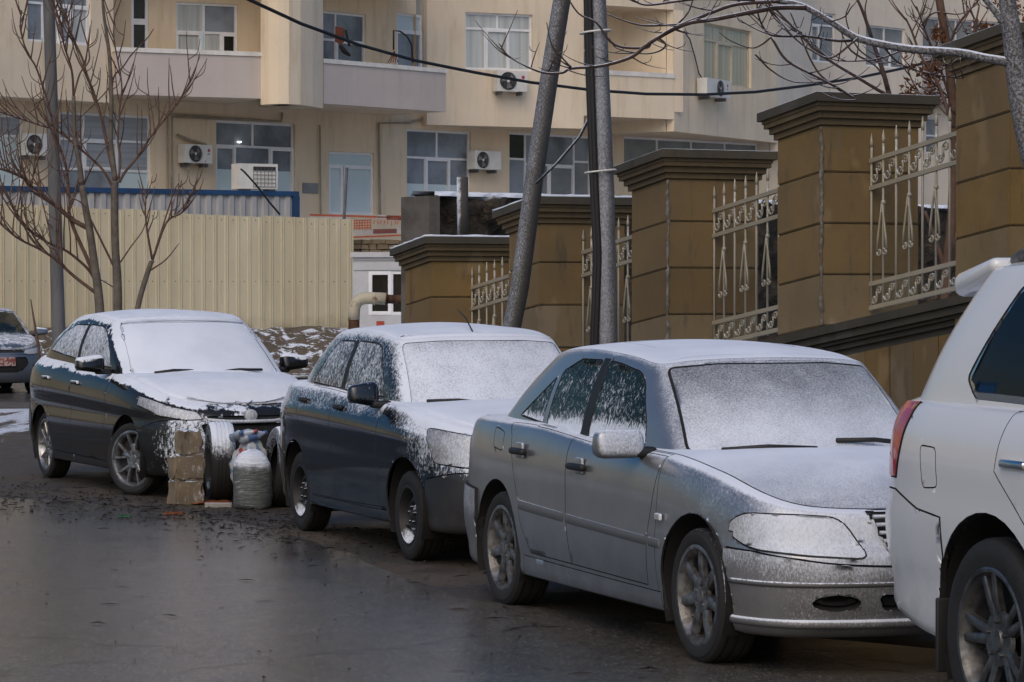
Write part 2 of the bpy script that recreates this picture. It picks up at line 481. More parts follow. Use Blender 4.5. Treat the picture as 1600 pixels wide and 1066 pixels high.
def build_wheel(parent, loc, side, Rt, w, Rr, style, tyre_m, rim_m, steer=0.):
    """side -1: outer face looks to -y"""
    hub = MB().lathe([(-.02, .001), (-.02, Rr - .035), (.05, Rr - .035), (.05, .001)], 28)
    W = hub.obj('wheel', 'brake_dark', parent); auto_smooth(W)
    W.location = loc; W.rotation_euler = (0, 0, (0 if side < 0 else math.pi) + steer)
    h = w / 2; pr = []
    sw = [(-h * .80, Rr - .004), (-h * .93, Rr + .012), (-h * 1.0, Rr + (Rt - Rr) * .42), (-h * .99, Rr + (Rt - Rr) * .68), (-h * .93, Rt - .022), (-h * .86, Rt - .009)]
    tr = []
    for c in (-.5, 0, .5): tr += [(h * (c - .10), Rt), (h * (c - .085), Rt - .008), (h * (c + .085), Rt - .008), (h * (c + .10), Rt)]
    pr = sw + [(-h * .74, Rt - .002)] + tr + [(h * .74, Rt - .002)] + [(-y, r) for y, r in sw[::-1]]
    ty = auto_smooth(MB().lathe(pr, 56).obj('tyre', tyre_m, W), 30)
    rim = MB()
    rim.lathe([(-h * .80, Rr + .002), (-h * .93, Rr + .014), (-h * .97, Rr + .006), (-h * .95, Rr - .006), (-h * .82, Rr - .012), (-h * .70, Rr - .022), (h * .5, Rr - .03)], 48)
    yo = -h * .86
    def spoke(a, w0, w1, r0, r1, y0, y1, th=.03, skew=0.):
        ca, sa = math.cos(a), math.sin(a); v = []
        for r, ww, yy, k in ((r0, w0, y0, 0), ((r0 + r1) / 2, (w0 + w1) / 2 * .94, (y0 + y1) / 2 - .006, skew * .5), (r1, w1, y1, skew)):
            for du, dy in ((-1, th), (-.92, .006), (-.6, 0), (.6, 0), (.92, .006), (1, th)):
                u = du * ww / 2 + k; x, z = r * ca - u * sa, r * sa + u * ca; v.append((x, yy + dy, z))
        f = []
        for i in range(2):
            for j in range(5): f.append((i * 6 + j, i * 6 + j + 1, i * 6 + 6 + j + 1, i * 6 + 6 + j))
        f += [(5, 4, 3, 2, 1, 0), (12, 13, 14, 15, 16, 17)]
        rim.add(v, [q[::-1] for q in f])
    if style == 'seven':
        for k in range(7): spoke(math.pi / 2 + k * 2 * math.pi / 7, .062, .050, .05, Rr - .008, yo + .018, yo + .006)
        rim.lathe([(yo + .03, .088), (yo + .014, .084), (yo + .010, .07), (yo + .016, .045), (yo + .012, .034), (yo + .006, .03), (yo + .004, .001)], 28)
    elif style == 'twin':
        for k in range(5):
            a = math.pi / 2 + k * 2 * math.pi / 5
            for sg in (-1, 1): spoke(a + sg * .05, .028, .026, .06, Rr - .006, yo + .02, yo + .004, skew=sg * .062)
            spoke(a, .06, .034, .05, .13, yo + .018, yo + .014)
        rim.lathe([(yo + .03, .085), (yo + .016, .078), (yo + .018, .04), (yo + .010, .034), (yo + .008, .001)], 28)
    elif style == 'split':
        for k in range(5):
            a = math.pi / 2 + .22 + k * 2 * math.pi / 5
            for sg in (-1, 1): spoke(a + sg * .17, .052, .036, .07, Rr - .006, yo + .028, yo + .006)
        rim.lathe([(yo + .04, .115), (yo + .024, .105), (yo + .022, .05), (yo + .012, .044), (yo + .010, .001)], 28)
    elif style == 'steel':
        rim.lathe([(yo + .075, Rr - .022), (yo + .06, Rr - .045), (yo + .035, .115), (yo + .03, .095), (yo + .05, .07), (yo + .03, .05), (yo + .015, .032), (yo + .012, .001)], 36)
        for k in range(12):
            a = k * math.pi / 6; rim.lathe([(yo + .034, .018), (yo + .030, .014), (yo + .034, .001)], 8, c=((Rr - .055) * math.cos(a), .02, (Rr - .055) * math.sin(a)))
    if style in ('seven', 'twin', 'split', 'steel'):
        rb = .052 if style != 'split' else .07
        for k in range(5):
            a = k * 2 * math.pi / 5 + .3; rim.lathe([(yo + .03, .009), (yo + .007, .009), (yo + .005, .001)], 8, c=(rb * math.cos(a), .002, rb * math.sin(a)))
    auto_smooth(rim.obj('rim', rim_m, W), 40)
    return W

def wheel_wells(parent, xs, zc, r, yo, depth=.30):
    for x in xs:
        for sg in (-1, 1):
            mb = MB(); n = 22; b = []
            for k in range(n + 1):
                a = R(-28) + R(236) * k / n
                b.append((x + r * math.cos(a), zc + r * math.sin(a)))
            v = [(p, sg * yo, q) for p, q in b] + [(p, sg * (yo - depth), q) for p, q in b]
            f = [(i, i + 1, i + n + 2, i + n + 1) for i in range(n)]
            v.append((x, sg * (yo - depth), zc)); f += [(i + n + 1, i + n + 2, 2 * n + 2) for i in range(n)]
            mb.add(v, f if sg > 0 else [q[::-1] for q in f]); mb.obj('wheel_well', 'well_black', parent, True)

def seats(parent, xf, xr, zs, hw, ztop):
    for sg in (-1, 1):
        s_ = rbox('front_seat', (.50, .46, .14), .05, 'seat_cloth', parent, (xf, sg * .36, zs))
        rbox('backrest', (.12, .44, .62), .05, 'seat_cloth', s_, (xf - .30, sg * .36, zs + .34), rot=None)
        rbox('headrest', (.09, .26, .17), .04, 'seat_cloth', s_, (xf - .36, sg * .36, ztop))
    b = rbox('rear_seat', (.5, hw * 1.7, .16), .05, 'seat_cloth', parent, (xr + .15, 0, zs))
    rbox('backrest', (.14, hw * 1.7, .55), .05, 'seat_cloth', b, (xr - .15, 0, zs + .34))
    rbox('dashboard', (.34, hw * 1.75, .22), .07, 'trim_black', parent, (xf + .78, 0, zs + .42))
    st = MB().tube([(xf + .48 + .05 * math.sin(a), .36 + .18 * math.cos(a), zs + .42 + .17 * math.sin(a)) for a in np.linspace(0, 2 * math.pi, 25)], .014, 6, False)
    st.obj('steering_wheel', 'trim_black', parent, True)

def car_root(name, label, X, Y, a, hw, cat='car', group='cars parked along the kerb'):
    rt = np.array([-math.cos(a), -math.sin(a)]); o = np.array([X, Y]) - rt * hw
    return thing(name, label, cat, (o[0], o[1], 0), a - math.pi / 2, group)

SIDE = lambda f: abs(f.normal.y) > .45
def is_tub_side(s): return lambda f: f[s.src] == 0 and abs(f.normal.y) > .35
def is_gh_side(s): return lambda f: f[s.src] == 2 and abs(f.normal.y) > .55
# ---- materials shared by the cars
mat('seal_gap_shade', (.012, .012, .013), .8, vary=.1)  # black of the window seals; also paints shade into panel gaps
mat('brake_dark', (.02, .02, .021), .8, vary=.2)
mat('well_black', (.008, .008, .008), .9, vary=.1)
mat('trim_black', (.015, .015, .016), .55, vary=.1)
mat('seat_cloth', (.045, .047, .05), .9, vary=.2)
mat('underbody', (.01, .01, .01), .9, vary=.1)
mat('chrome', (.62, .63, .64), .18, 1.0, vary=.05)
mat('lamp_red', (.48, .010, .012), .12, vary=.1, coat=.6)
mat('lamp_amber', (.5, .14, .02), .15, vary=.1, coat=.5)
mat('lamp_clear', (.42, .44, .46), .08, .0, vary=.05, coat=.8)
mat('mirror_glass', (.5, .52, .55), .03, 1.0, vary=.02)
mat('tyre_plain', (.018, .018, .018), .75, vary=.25, bump=.15, bscale=90)
snowy('tyre_snow', (.018, .018, .018), .8, up=.3, front=1.0, wind=(.40, -.9, .25), flo=.72, fhi=.98, bias=-.05, spk=90, soft=.3)
snowy('tyre_dusted', (.014, .014, .015), .8, up=1.5, ulo=.15, uhi=.75, front=.25, bias=-.1, spk=60)
mat('rim_silver', (.24, .245, .25), .42, .7, vary=.15, dark=(.07, .065, .06), scale=16)
mat('rim_bright', (.38, .39, .41), .32, .85, vary=.1, dark=(.16, .16, .16), scale=14)
mat('rim_grey', (.15, .155, .16), .4, .75, vary=.15, dark=(.06, .06, .06), scale=14)
snowy('rim_steel', (.012, .012, .013), .6, up=1.2, ulo=.35, uhi=.85, bias=-.15, spk=60, soft=.4)

def common_glass(pref, tint=(.30, .40, .38), side_bias=.0, ws_up=1.0, ws_bias=.25, thr=.75, **kw):
    snowy(pref + '_side_glass', (.02, .03, .03), up=0, front=0, bias=side_bias, spk=55, glass=(tint, thr), soft=.10, **kw.get('side', {}))
    snowy(pref + '_windscreen', (.02, .025, .03), up=ws_up, ulo=.1, uhi=.5, bias=ws_bias, spk=75, glass=(tint, .5), soft=.2, **kw.get('ws', {}))

def gh_window(c, name, poly, r=.03): c.region(name, rounded(poly, r), 'side', is_gh_side(c))

def wipers(root, items, m='trim_black'):
    for (p0, p1) in items: MB().tube([p0, ((p0[0] + p1[0]) / 2 - .01, (p0[1] + p1[1]) / 2, (p0[2] + p1[2]) / 2 + .012), p1], .012, 6).obj('wiper', m, root, True)

# ================================================================== silver saloon
def silver_saloon():
    root = car_root('saloon_car', 'dusty silver saloon with seven-spoke alloys and frosted windows, its nose behind the white off-roader', -.0608, 16.0058, .3510, .82)
    pm = 'silver_paint'
    snowy('silver_paint', (.34, .345, .358), .30, .75, .4, up=1.05, ulo=.45, uhi=.93, front=.80, flo=.15, fhi=.95, wind=(.47, -.86, .2), bias=-.24, spk=110, dirt=.45, soft=.42, grad=(0, 1.7, 3.1, 0., .60), grad2=(2, .45, 1.15, -.28, .24))
    snowy('silver_hood', (.34, .345, .358), .30, .75, .4, up=1.15, ulo=.5, uhi=.95, bias=.06, spk=130, soft=.45, grad=(0, 2.3, 3.3, .3, -.28), grad2=(1, -.7, -.3, -.1, 0))
    snowy('silver_roof', (.34, .345, .358), .30, .75, .4, up=1.45, ulo=.7, uhi=.97, bias=.05, spk=80, soft=.3)
    snowy('silver_bumper', (.22, .223, .23), .5, .3, .1, up=1.3, ulo=.1, uhi=.7, front=.42, flo=.1, fhi=1.0, wind=(.35, -.93, .15), bias=-.02, spk=120, dirt=.6, soft=.40, grad=(2, .38, .55, -.12, .48))
    snowy('silver_moulding', (.13, .135, .14), .5, .2, .1, up=1.0, ulo=.2, uhi=.8, bias=-.2, spk=70, dirt=.5)
    snowy('silver_lamp', (.35, .35, .36), .2, 0., .5, up=.7, front=.85, flo=0., fhi=.7, bias=.22, spk=90, soft=.45)
    snowy('silver_side_glass', (.028, .055, .052), up=0, bias=.36, spk=62, glass=((.25, .42, .38), .60), soft=.20, grad=(2, 1.0, 1.12, .75, 0.), grad2=(2, 1.2, 1.4, 0., -.12))
    snowy('silver_windscreen', (.06, .068, .075), up=.3, ulo=.1, uhi=.5, bias=.24, spk=110, glass=((.30, .36, .36), .35), soft=.75, grad=(2, 1.02, 1.375, .85, .02), grad2=(1, -.62, -.30, -.10, 0.))
    c = CarBody(dict(
        outline=[(3.50, 0), (3.485, .28), (3.43, .52), (3.33, .68), (3.16, .775), (2.9, .825), (2.4, .85), (1.2, .865), (.2, .855), (-.35, .83), (-.68, .78), (-.87, .68), (-.96, .5), (-1.0, .25), (-1.01, 0)],
        levels=[dict(z=.19, side=.12, front=.18, rear=.16), dict(z=.205, side=.035, front=.08, rear=.07), dict(z=.31, side=.018, front=.02, rear=.04), dict(z=.42, side=.002, front=0., rear=0.),
                dict(z=.54, side=-.004, front=.0, rear=0.), dict(z=[(-1, .66), (3.5, .60)], side=0., front=.05, rear=.02),
                dict(z=[(-1, .86), (0, .87), (2.2, .83), (3., .73), (3.5, .68)], side=.015, front=.085, rear=.03),
                dict(z=[(-1, .985), (-.5, 1.), (.5, .995), (1.5, .945), (2.25, .93), (2.8, .87), (3.3, .762), (3.5, .73)], side=.05, front=.11, rear=.06),
                dict(z=[(-1, 1.01), (-.5, 1.035), (.4, 1.03), (1.4, .975), (2.25, .96), (2.8, .90), (3.3, .785), (3.5, .748)], side=.105, front=.17, rear=.12)],
        vcount=[2, 4, 4, 4, 4, 6, 5, 5], deck_crown=[(-1, 0), (-.6, .02), (2.0, .02), (2.5, .03), (3., .045), (3.25, .03), (3.34, 0)],
        gh_base=[(2.38, 0, .94), (2.35, .25, .94), (2.27, .48, .94), (2.17, .63, .94), (2.05, .705, .945), (1.6, .74, .95), (.95, .755, .965), (.3, .745, .99), (-.12, .72, 1.0), (-.40, .655, 1.01), (-.56, .5, 1.02), (-.62, .25, 1.02), (-.64, 0, 1.02)],
        gh_top=[(1.79, 0, 1.392), (1.78, .22, 1.388), (1.755, .43, 1.378), (1.70, .555, 1.362), (1.60, .595, 1.366), (1.35, .605, 1.395), (.85, .607, 1.42), (.5, .597, 1.412), (.28, .577, 1.395), (.15, .535, 1.385), (.08, .42, 1.385), (.05, .22, 1.39), (.04, 0, 1.39)],
        gh_bulge=.018, roof_crown=[(-.05, 0), (.25, .018), (.8, .03), (1.3, .025), (1.6, .008), (1.72, 0)]))
    side = is_tub_side(c)
    # wheel openings
    for x in (0, 2.69): c.region('arch', circle(x, .335, .365, 36), 'side', lambda f: f[c.src] == 0 and abs(f.normal.y) > .25 and abs(f.calc_center_median().y) > .5)
    c.kill('arch')
    c.region('rear_door', [(.10, 1.02), (.185, .95), (.29, .73), (.37, .62), (.42, .48), (.55, .335), (1.165, .33), (1.11, .60), (1.08, .80), (1.075, 1.03)], 'side', side)
    c.region('front_door', [(1.075, 1.03), (1.08, .80), (1.11, .60), (1.165, .33), (2.155, .315), (2.18, .56), (2.27, .93), (2.28, 1.03)], 'side', side)
    c.region('sill', [(.40, .15), (.42, .315), (2.30, .295), (2.32, .15)], 'side', side)
    bump_t = [(2.9, .1), (3.0, .35), (3.01, .572), (3.2, .565), (3.38, .54), (3.5, .505), (3.7, .49), (3.7, .1)]
    c.region('front_bumper', bump_t, 'side', lambda f: f[c.src] == 0)
    c.region('rear_bumper', [(-1.3, .1), (-1.3, .655), (-.75, .645), (-.36, .625), (-.33, .3), (-.3, .1)], 'side', lambda f: f[c.src] == 0)
    FRONT = lambda f: f[c.src] == 0 and f.normal.x > .22
    for sg in (-1, 1):
        c.region('headlight', rounded([(sg * y, z) for y, z in ((.405, .722), (.305, .535), (.60, .552), (.775, .572), (.812, .65), (.775, .735), (.60, .735))], .07), 'front', FRONT, ('body',))
    c.region('grille', rounded([(-.285, .748), (-.20, .515), (.20, .515), (.285, .748)], .03), 'front', FRONT, ('body', 'front_bumper'))
    c.region('bumper_intake', rounded([(-.27, .375), (-.25, .315), (.25, .315), (.27, .375)], .02), 'front', FRONT, ('front_bumper',))
    for sg in (-1, 1): c.region('fog_opening', [(sg * (.46 + .10 * math.cos(t)), .345 + .03 * math.sin(t)) for t in np.linspace(0, 2 * math.pi, 16)[:-1]], 'front', FRONT, ('front_bumper',))
    c.region('tail_light', [(-1.1, .73), (-1.1, .93), (-.80, .94), (-.74, .90), (-.77, .73)], 'side', lambda f: f[c.src] == 0, ('body',))
    c.assign('hood', lambda f, p: f[c.src] == 1 and p.x > 1.9)
    c.assign('boot_lid', lambda f, p: f[c.src] == 1 and p.x < -.5)
    c.region('fender', [(2.27, .15), (2.28, 1.2), (3.6, 1.2), (3.6, .15)], 'side', lambda f: f[c.src] == 0, ('body',))
    # glass
    gh_window(c, 'quarter_window', [(.035, 1.055), (.44, 1.025), (.462, 1.285), (.25, 1.165)], .02)
    gh_window(c, 'rear_window_side', [(.50, 1.02), (1.025, .985), (1.04, 1.385), (.74, 1.385), (.52, 1.315)], .03)
    gh_window(c, 'pillar_trim', [(1.028, .985), (1.118, .98), (1.125, 1.39), (1.045, 1.392)], .004)
    gh_window(c, 'front_window_side', [(1.122, .98), (1.84, .972), (1.80, 1.09), (1.64, 1.285), (1.55, 1.335), (1.3, 1.37), (1.13, 1.385)], .03)
    c.region('windscreen', rounded([(-.635, .95), (.635, .95), (.553, 1.360), (.30, 1.382), (-.30, 1.382), (-.553, 1.360)], .04), 'front', lambda f: f[c.src] == 2 and f.normal.x > .25)
    c.region('rear_screen', rounded([(-.52, 1.04), (.52, 1.04), (.46, 1.365), (-.46, 1.365)], .05), 'front', lambda f: f[c.src] == 2 and f.normal.x < -.25)
    c.region('sunroof', rounded([(.75, -.40), (.75, .40), (1.25, .40), (1.25, -.40)], .05), 'top', lambda f: f[c.src] == 3)
    c.region('fuel_flap', rounded([(-.13, .99), (.055, .965), (.07, .86), (-.10, .875)], .03), 'side', lambda f: side(f) and f.calc_center_median().y < 0, ('body',))
    c.assign('roof_skin', lambda f, p: f[c.src] == 3 or (f[c.src] == 2 and f.normal.z > .80))
    T = c.take
    body = T('body', 'body', pm, root, .002, .004)
    T('roof_skin', 'roof', 'silver_roof', root, .0)
    T('sunroof', 'sunroof', 'silver_roof', root, .006, .01, -.001)
    T('hood', 'bonnet', 'silver_hood', root, .005, .02)
    T('boot_lid', 'boot_lid', 'silver_roof', root, .004, .02)
    for sg in (-1, 1):
        for nm, on in (('fender', 'front_wing'), ('sill', 'sill'),): T(nm, on, pm, root, .003, .01, side=sg)
        fd = T('front_door', 'door', pm, root, .004, .016, side=sg); rd = T('rear_door', 'door', pm, root, .004, .016, side=sg)
        for d, (hx0, hx1, hz) in ((fd, (1.16, 1.38, .842)), (rd, (.30, .50, .878))):
            ys = -.872 if sg < 0 else .872
            rbox('handle', (hx1 - hx0, .035, .036), .014, 'trim_black', d, ((hx0 + hx1) / 2, ys, hz - .002))
            rbox('handle_plate', (.10, .02, .085), .009, pm, d, (hx1 - .09, ys * .986, hz + .004))
        T('headlight', 'headlight', 'silver_lamp', root, .006, .010, .004, side=sg, seal=pm)
        T('tail_light', 'tail_light', 'lamp_red', root, .006, .01, .004, side=sg)
        T('quarter_window', 'quarter_window', 'silver_side_glass', root, .010, .004, -.002, side=sg)
        T('rear_window_side', 'side_window', 'silver_side_glass', root, .010, .004, -.002, side=sg)
        T('front_window_side', 'side_window', 'silver_side_glass', root, .010, .004, -.002, side=sg)
        T('pillar_trim', 'pillar_trim', 'trim_black', root, .002, .003, .001, side=sg)
        T('fog_opening', 'fog_light', 'trim_black', root, .01, .02, -.012, side=sg)
    for x0, x1 in ((.378, 1.092), (1.104, 2.185), (2.20, 2.335)): side_strip(c, 'side_moulding', 'silver_moulding', root, x0, x1, [.613 - (x - .37) * .032 for x in (x0, x1)], [.562 - (x - .37) * .028 for x in (x0, x1)])
    T('fuel_flap', 'fuel_flap', pm, root, .004, .012)
    fb = T('front_bumper', 'front_bumper', 'silver_bumper', root, .006, .03, .018)
    T('rear_bumper', 'rear_bumper', 'silver_bumper', root, .006, .03, .018)
    nose = [p for p in c.D if p[0] > 3.03]; ring = [(p[0] + .012, p[1] + .014) for p in nose[::-1]] + [(p[0] + .012, -p[1] - .014) for p in nose[1:]]
    MB().tube([(x, y, .425) for x, y in ring], .013, 6).obj('bumper_strip', 'silver_moulding', root, True); MB().tube([(x - .035, y * .97, .245) for x, y in ring], .022, 8).obj('bumper_lip', 'silver_bumper', root, True)
    T('bumper_intake', 'air_intake', 'trim_black', root, .01, .02, -.004)
    T('windscreen', 'windscreen', 'silver_windscreen', root, .014, .004, .002)
    T('rear_screen', 'rear_window', 'silver_windscreen', root, .014, .004, .001)
    g = T('grille', 'grille', 'seal_gap_shade', root, .02, .01, -.01, seal=pm)
    for k in range(6):
        z = .545 + k * .036; yw = .20 + (z - .515) * .36
        MB().tube([(3.485 - (z - .5) * .26, -yw, z), (3.50 - (z - .5) * .26, 0, z), (3.485 - (z - .5) * .26, yw, z)], .009, 6).obj('slat', pm, g, True)
    MB().tube([(3.47, 0, .53), (3.405, 0, .76)], .013, 8).obj('bar', 'chrome', g, True)
    for sg in (-1, 1):
        m = rbox('mirror', (.13, .255, .14), .045, 'silver_mirror' if 'silver_mirror' in MATS else pm, root, (1.99, sg * .93, .995), 4, shape=lambda x, y, z: (x * (1 - .25 * (z > 0)), y, z))
        rbox('mirror_glass', (.012, .19, .10), .005, 'mirror_glass', m, (1.925, sg * .935, .995))
        rbox('mirror_foot', (.10, .12, .05), .02, 'trim_black', m, (2.0, sg * .80, .955))
        rbox('side_repeater', (.07, .018, .035), .008, 'silver_lamp', root, (2.33, sg * .862, .66))
    wipers(root, [((2.36, -.03, .975), (2.27, -.5, .972)), ((2.33, .52, .985), (2.31, .10, 1.01))])
    seats(root, 1.05, .35, .42, .62, 1.12)
    wheel_wells(root, (0, 2.69), .335, .368, .835)
    MB().box(-.85, 3.3, -.50, .50, .2, .34).obj('underbody', 'underbody', root)
    MB().box(-.3, 2.2, -.78, .78, .22, .3).obj('floor_pan', 'underbody', root)
    for x in (0, 2.69):
        for sg in (-1, 1): build_wheel(root, (x, sg * .722, .316), sg, .316, .205, .226, 'seven', 'tyre_snow', 'rim_silver')
    return root
def build_car(root, S):
    """the parts most cars share, from a table of outlines"""
    c = CarBody(S['body']); side = is_tub_side(c); P = S['prefix']; pm = P + '_paint'; T = c.take; wb = S['wb']
    for x in (0, wb):
        c.region('arch', circle(x, S['arch'][1], S['arch'][0], 36), 'side', lambda f: f[c.src] == 0 and abs(f.normal.y) > .25 and abs(f.calc_center_median().y) > .5)
    c.kill('arch')
    for nm in ('rear_door', 'front_door', 'sill'):
        if nm in S: c.region(nm, S[nm], 'side', side)
    c.region('front_bumper', S['front_bumper'], 'side', lambda f: f[c.src] == 0)
    c.region('rear_bumper', S['rear_bumper'], 'side', lambda f: f[c.src] == 0)
    FRONT = lambda f: f[c.src] == 0 and f.normal.x > .18
    for sg in (-1, 1): c.region('headlight', rounded([(sg * y, z) for y, z in S['headlight']], .02), 'front', FRONT)
    for nm, poly in S.get('grilles', []): c.region(nm, rounded(poly, .02), 'front', FRONT)
    c.region('tail_light', S['tail_light'], 'side', lambda f: f[c.src] == 0)
    c.assign('hood', lambda f, p: f[c.src] == 1 and p.x > S['cowl'])
    c.assign('boot_lid', lambda f, p: f[c.src] == 1 and p.x < S['boot'])
    c.region('fender', S['fender'], 'side', lambda f: f[c.src] == 0, ('body',))
    for nm, poly in S['windows']: gh_window(c, nm, poly, .03)
    c.region('windscreen', rounded(S['windscreen'], .04), 'front', lambda f: f[c.src] == 2 and f.normal.x > .2)
    c.region('rear_screen', rounded(S['rear_screen'], .05), 'front', lambda f: f[c.src] == 2 and f.normal.x < -.2)
    c.assign('roof_skin', lambda f, p: f[c.src] == 3 or (f[c.src] == 2 and f.normal.z > .80))
    if 'flap' in S: c.region('fuel_flap', rounded(S['flap'], .03), 'side', lambda f: side(f) and f.calc_center_median().y < 0, ('body',))
    T('body', 'body', pm, root, .002, .004); T('roof_skin', 'roof', P + '_top', root, 0.)
    soft = S.get('soft_seal', {}); T('hood', 'bonnet', P + '_top', root, .004, .012, **soft); T('boot_lid', 'boot_lid', P + '_top', root, .004, .02, **soft)
    if 'flap' in S: T('fuel_flap', 'fuel_flap', pm, root, .004, .010)
    for sg in (-1, 1):
        T('fender', 'front_wing', S.get('wing_m', pm), root, .003, .01, side=sg)
        if 'sill' in S: T('sill', 'sill', S.get('sill_m', pm), root, .003, .01, side=sg)
        for nm, hd in (('front_door', S['handles'][0]), ('rear_door', S['handles'][1])):
            d = T(nm, 'door', pm, root, .004, .014, side=sg)
            hx, hz, hy = hd
            rbox('handle', (S.get('hlen', .20), .034, .034), .013, S.get('handle_m', pm), d, (hx, sg * hy, hz))
        T('headlight', 'headlight', S.get('lamp_m', P + '_lamp'), root, .006, .010, .003, side=sg, seal=pm)
        T('tail_light', 'tail_light', 'lamp_red', root, .006, .01, .006, side=sg)
        for nm, poly in S['windows']:
            tr = 'trim' in nm
            T(nm, 'pillar_trim' if tr else 'side_window', 'trim_black' if tr else P + '_side_glass', root, .003 if tr else S.get('seal', .010), .004, 0., side=sg, seal=S.get('seal_m', 'seal_gap_shade'))
        mx, my, mz = S['mirror']; md = S.get('mirror_d', (.14, .22, .15))
        m = rbox('mirror', md, .05, P + '_mirror' if P + '_mirror' in MATS else pm, root, (mx, sg * my, mz), 4, shape=lambda x, y, z: (x * (1 - .3 * (z > 0)), y, z * (1 - .25 * (sg * y > 0))))
        rbox('mirror_glass', (.012, md[1] * .8, md[2] * .75), .005, 'mirror_glass', m, (mx - md[0] * .46, sg * my, mz))
        rbox('mirror_foot', (.10, .14, .05), .02, 'trim_black', m, (mx + .01, sg * (my - .12), mz - md[2] * .42))
    for nm, th in S.get('snow', {}).items(): T(nm, 'snow_layer', 'snow_plain' if P == 'charcoal' else P + '_top', root, th * 1.8 + .004, .002, th, seal='snow_plain', snow=th)
    T('front_bumper', 'front_bumper', P + '_bumper', root, .005, .02, S.get('bumper_lift', .006))
    T('rear_bumper', 'rear_bumper', P + '_bumper', root, .005, .02, S.get('bumper_lift', .006))
    for nm, poly in S.get('grilles', []): T(nm, nm, 'seal_gap_shade', root, .014, .012, -.008, seal=S.get('grille_seal', 'trim_black'))
    T('windscreen', 'windscreen', P + '_windscreen', root, .012, .004, .001, **({'seal': P + '_windscreen'} if soft else {})); T('rear_screen', 'rear_window', S.get('rear_glass', P + '_windscreen'), root, .012, .004, .001)
    if S.get('wipers'): wipers(root, S['wipers'])
    seats(root, *S['seats'])
    wheel_wells(root, (0, wb), S['arch'][1], S['arch'][0] + .003, S['wy'] + .10)
    MB().box(S['ends'][0] + .2, S['ends'][1] - .2, -.5, .5, .2, .34).obj('underbody', 'underbody', root)
    MB().box(S['arch'][0], wb - S['arch'][0], -S['wy'], S['wy'], .23, .31).obj('floor_pan', 'underbody', root)
    tr, tw, rr, st, tm, rm = S['tyre']
    for x in (0, wb):
        for sg in (-1, 1): build_wheel(root, (x, sg * S['wy'], tr), sg, tr, tw, rr, st, tm, rm, steer=(S.get('steer', 0.) if x else 0.))
    return c

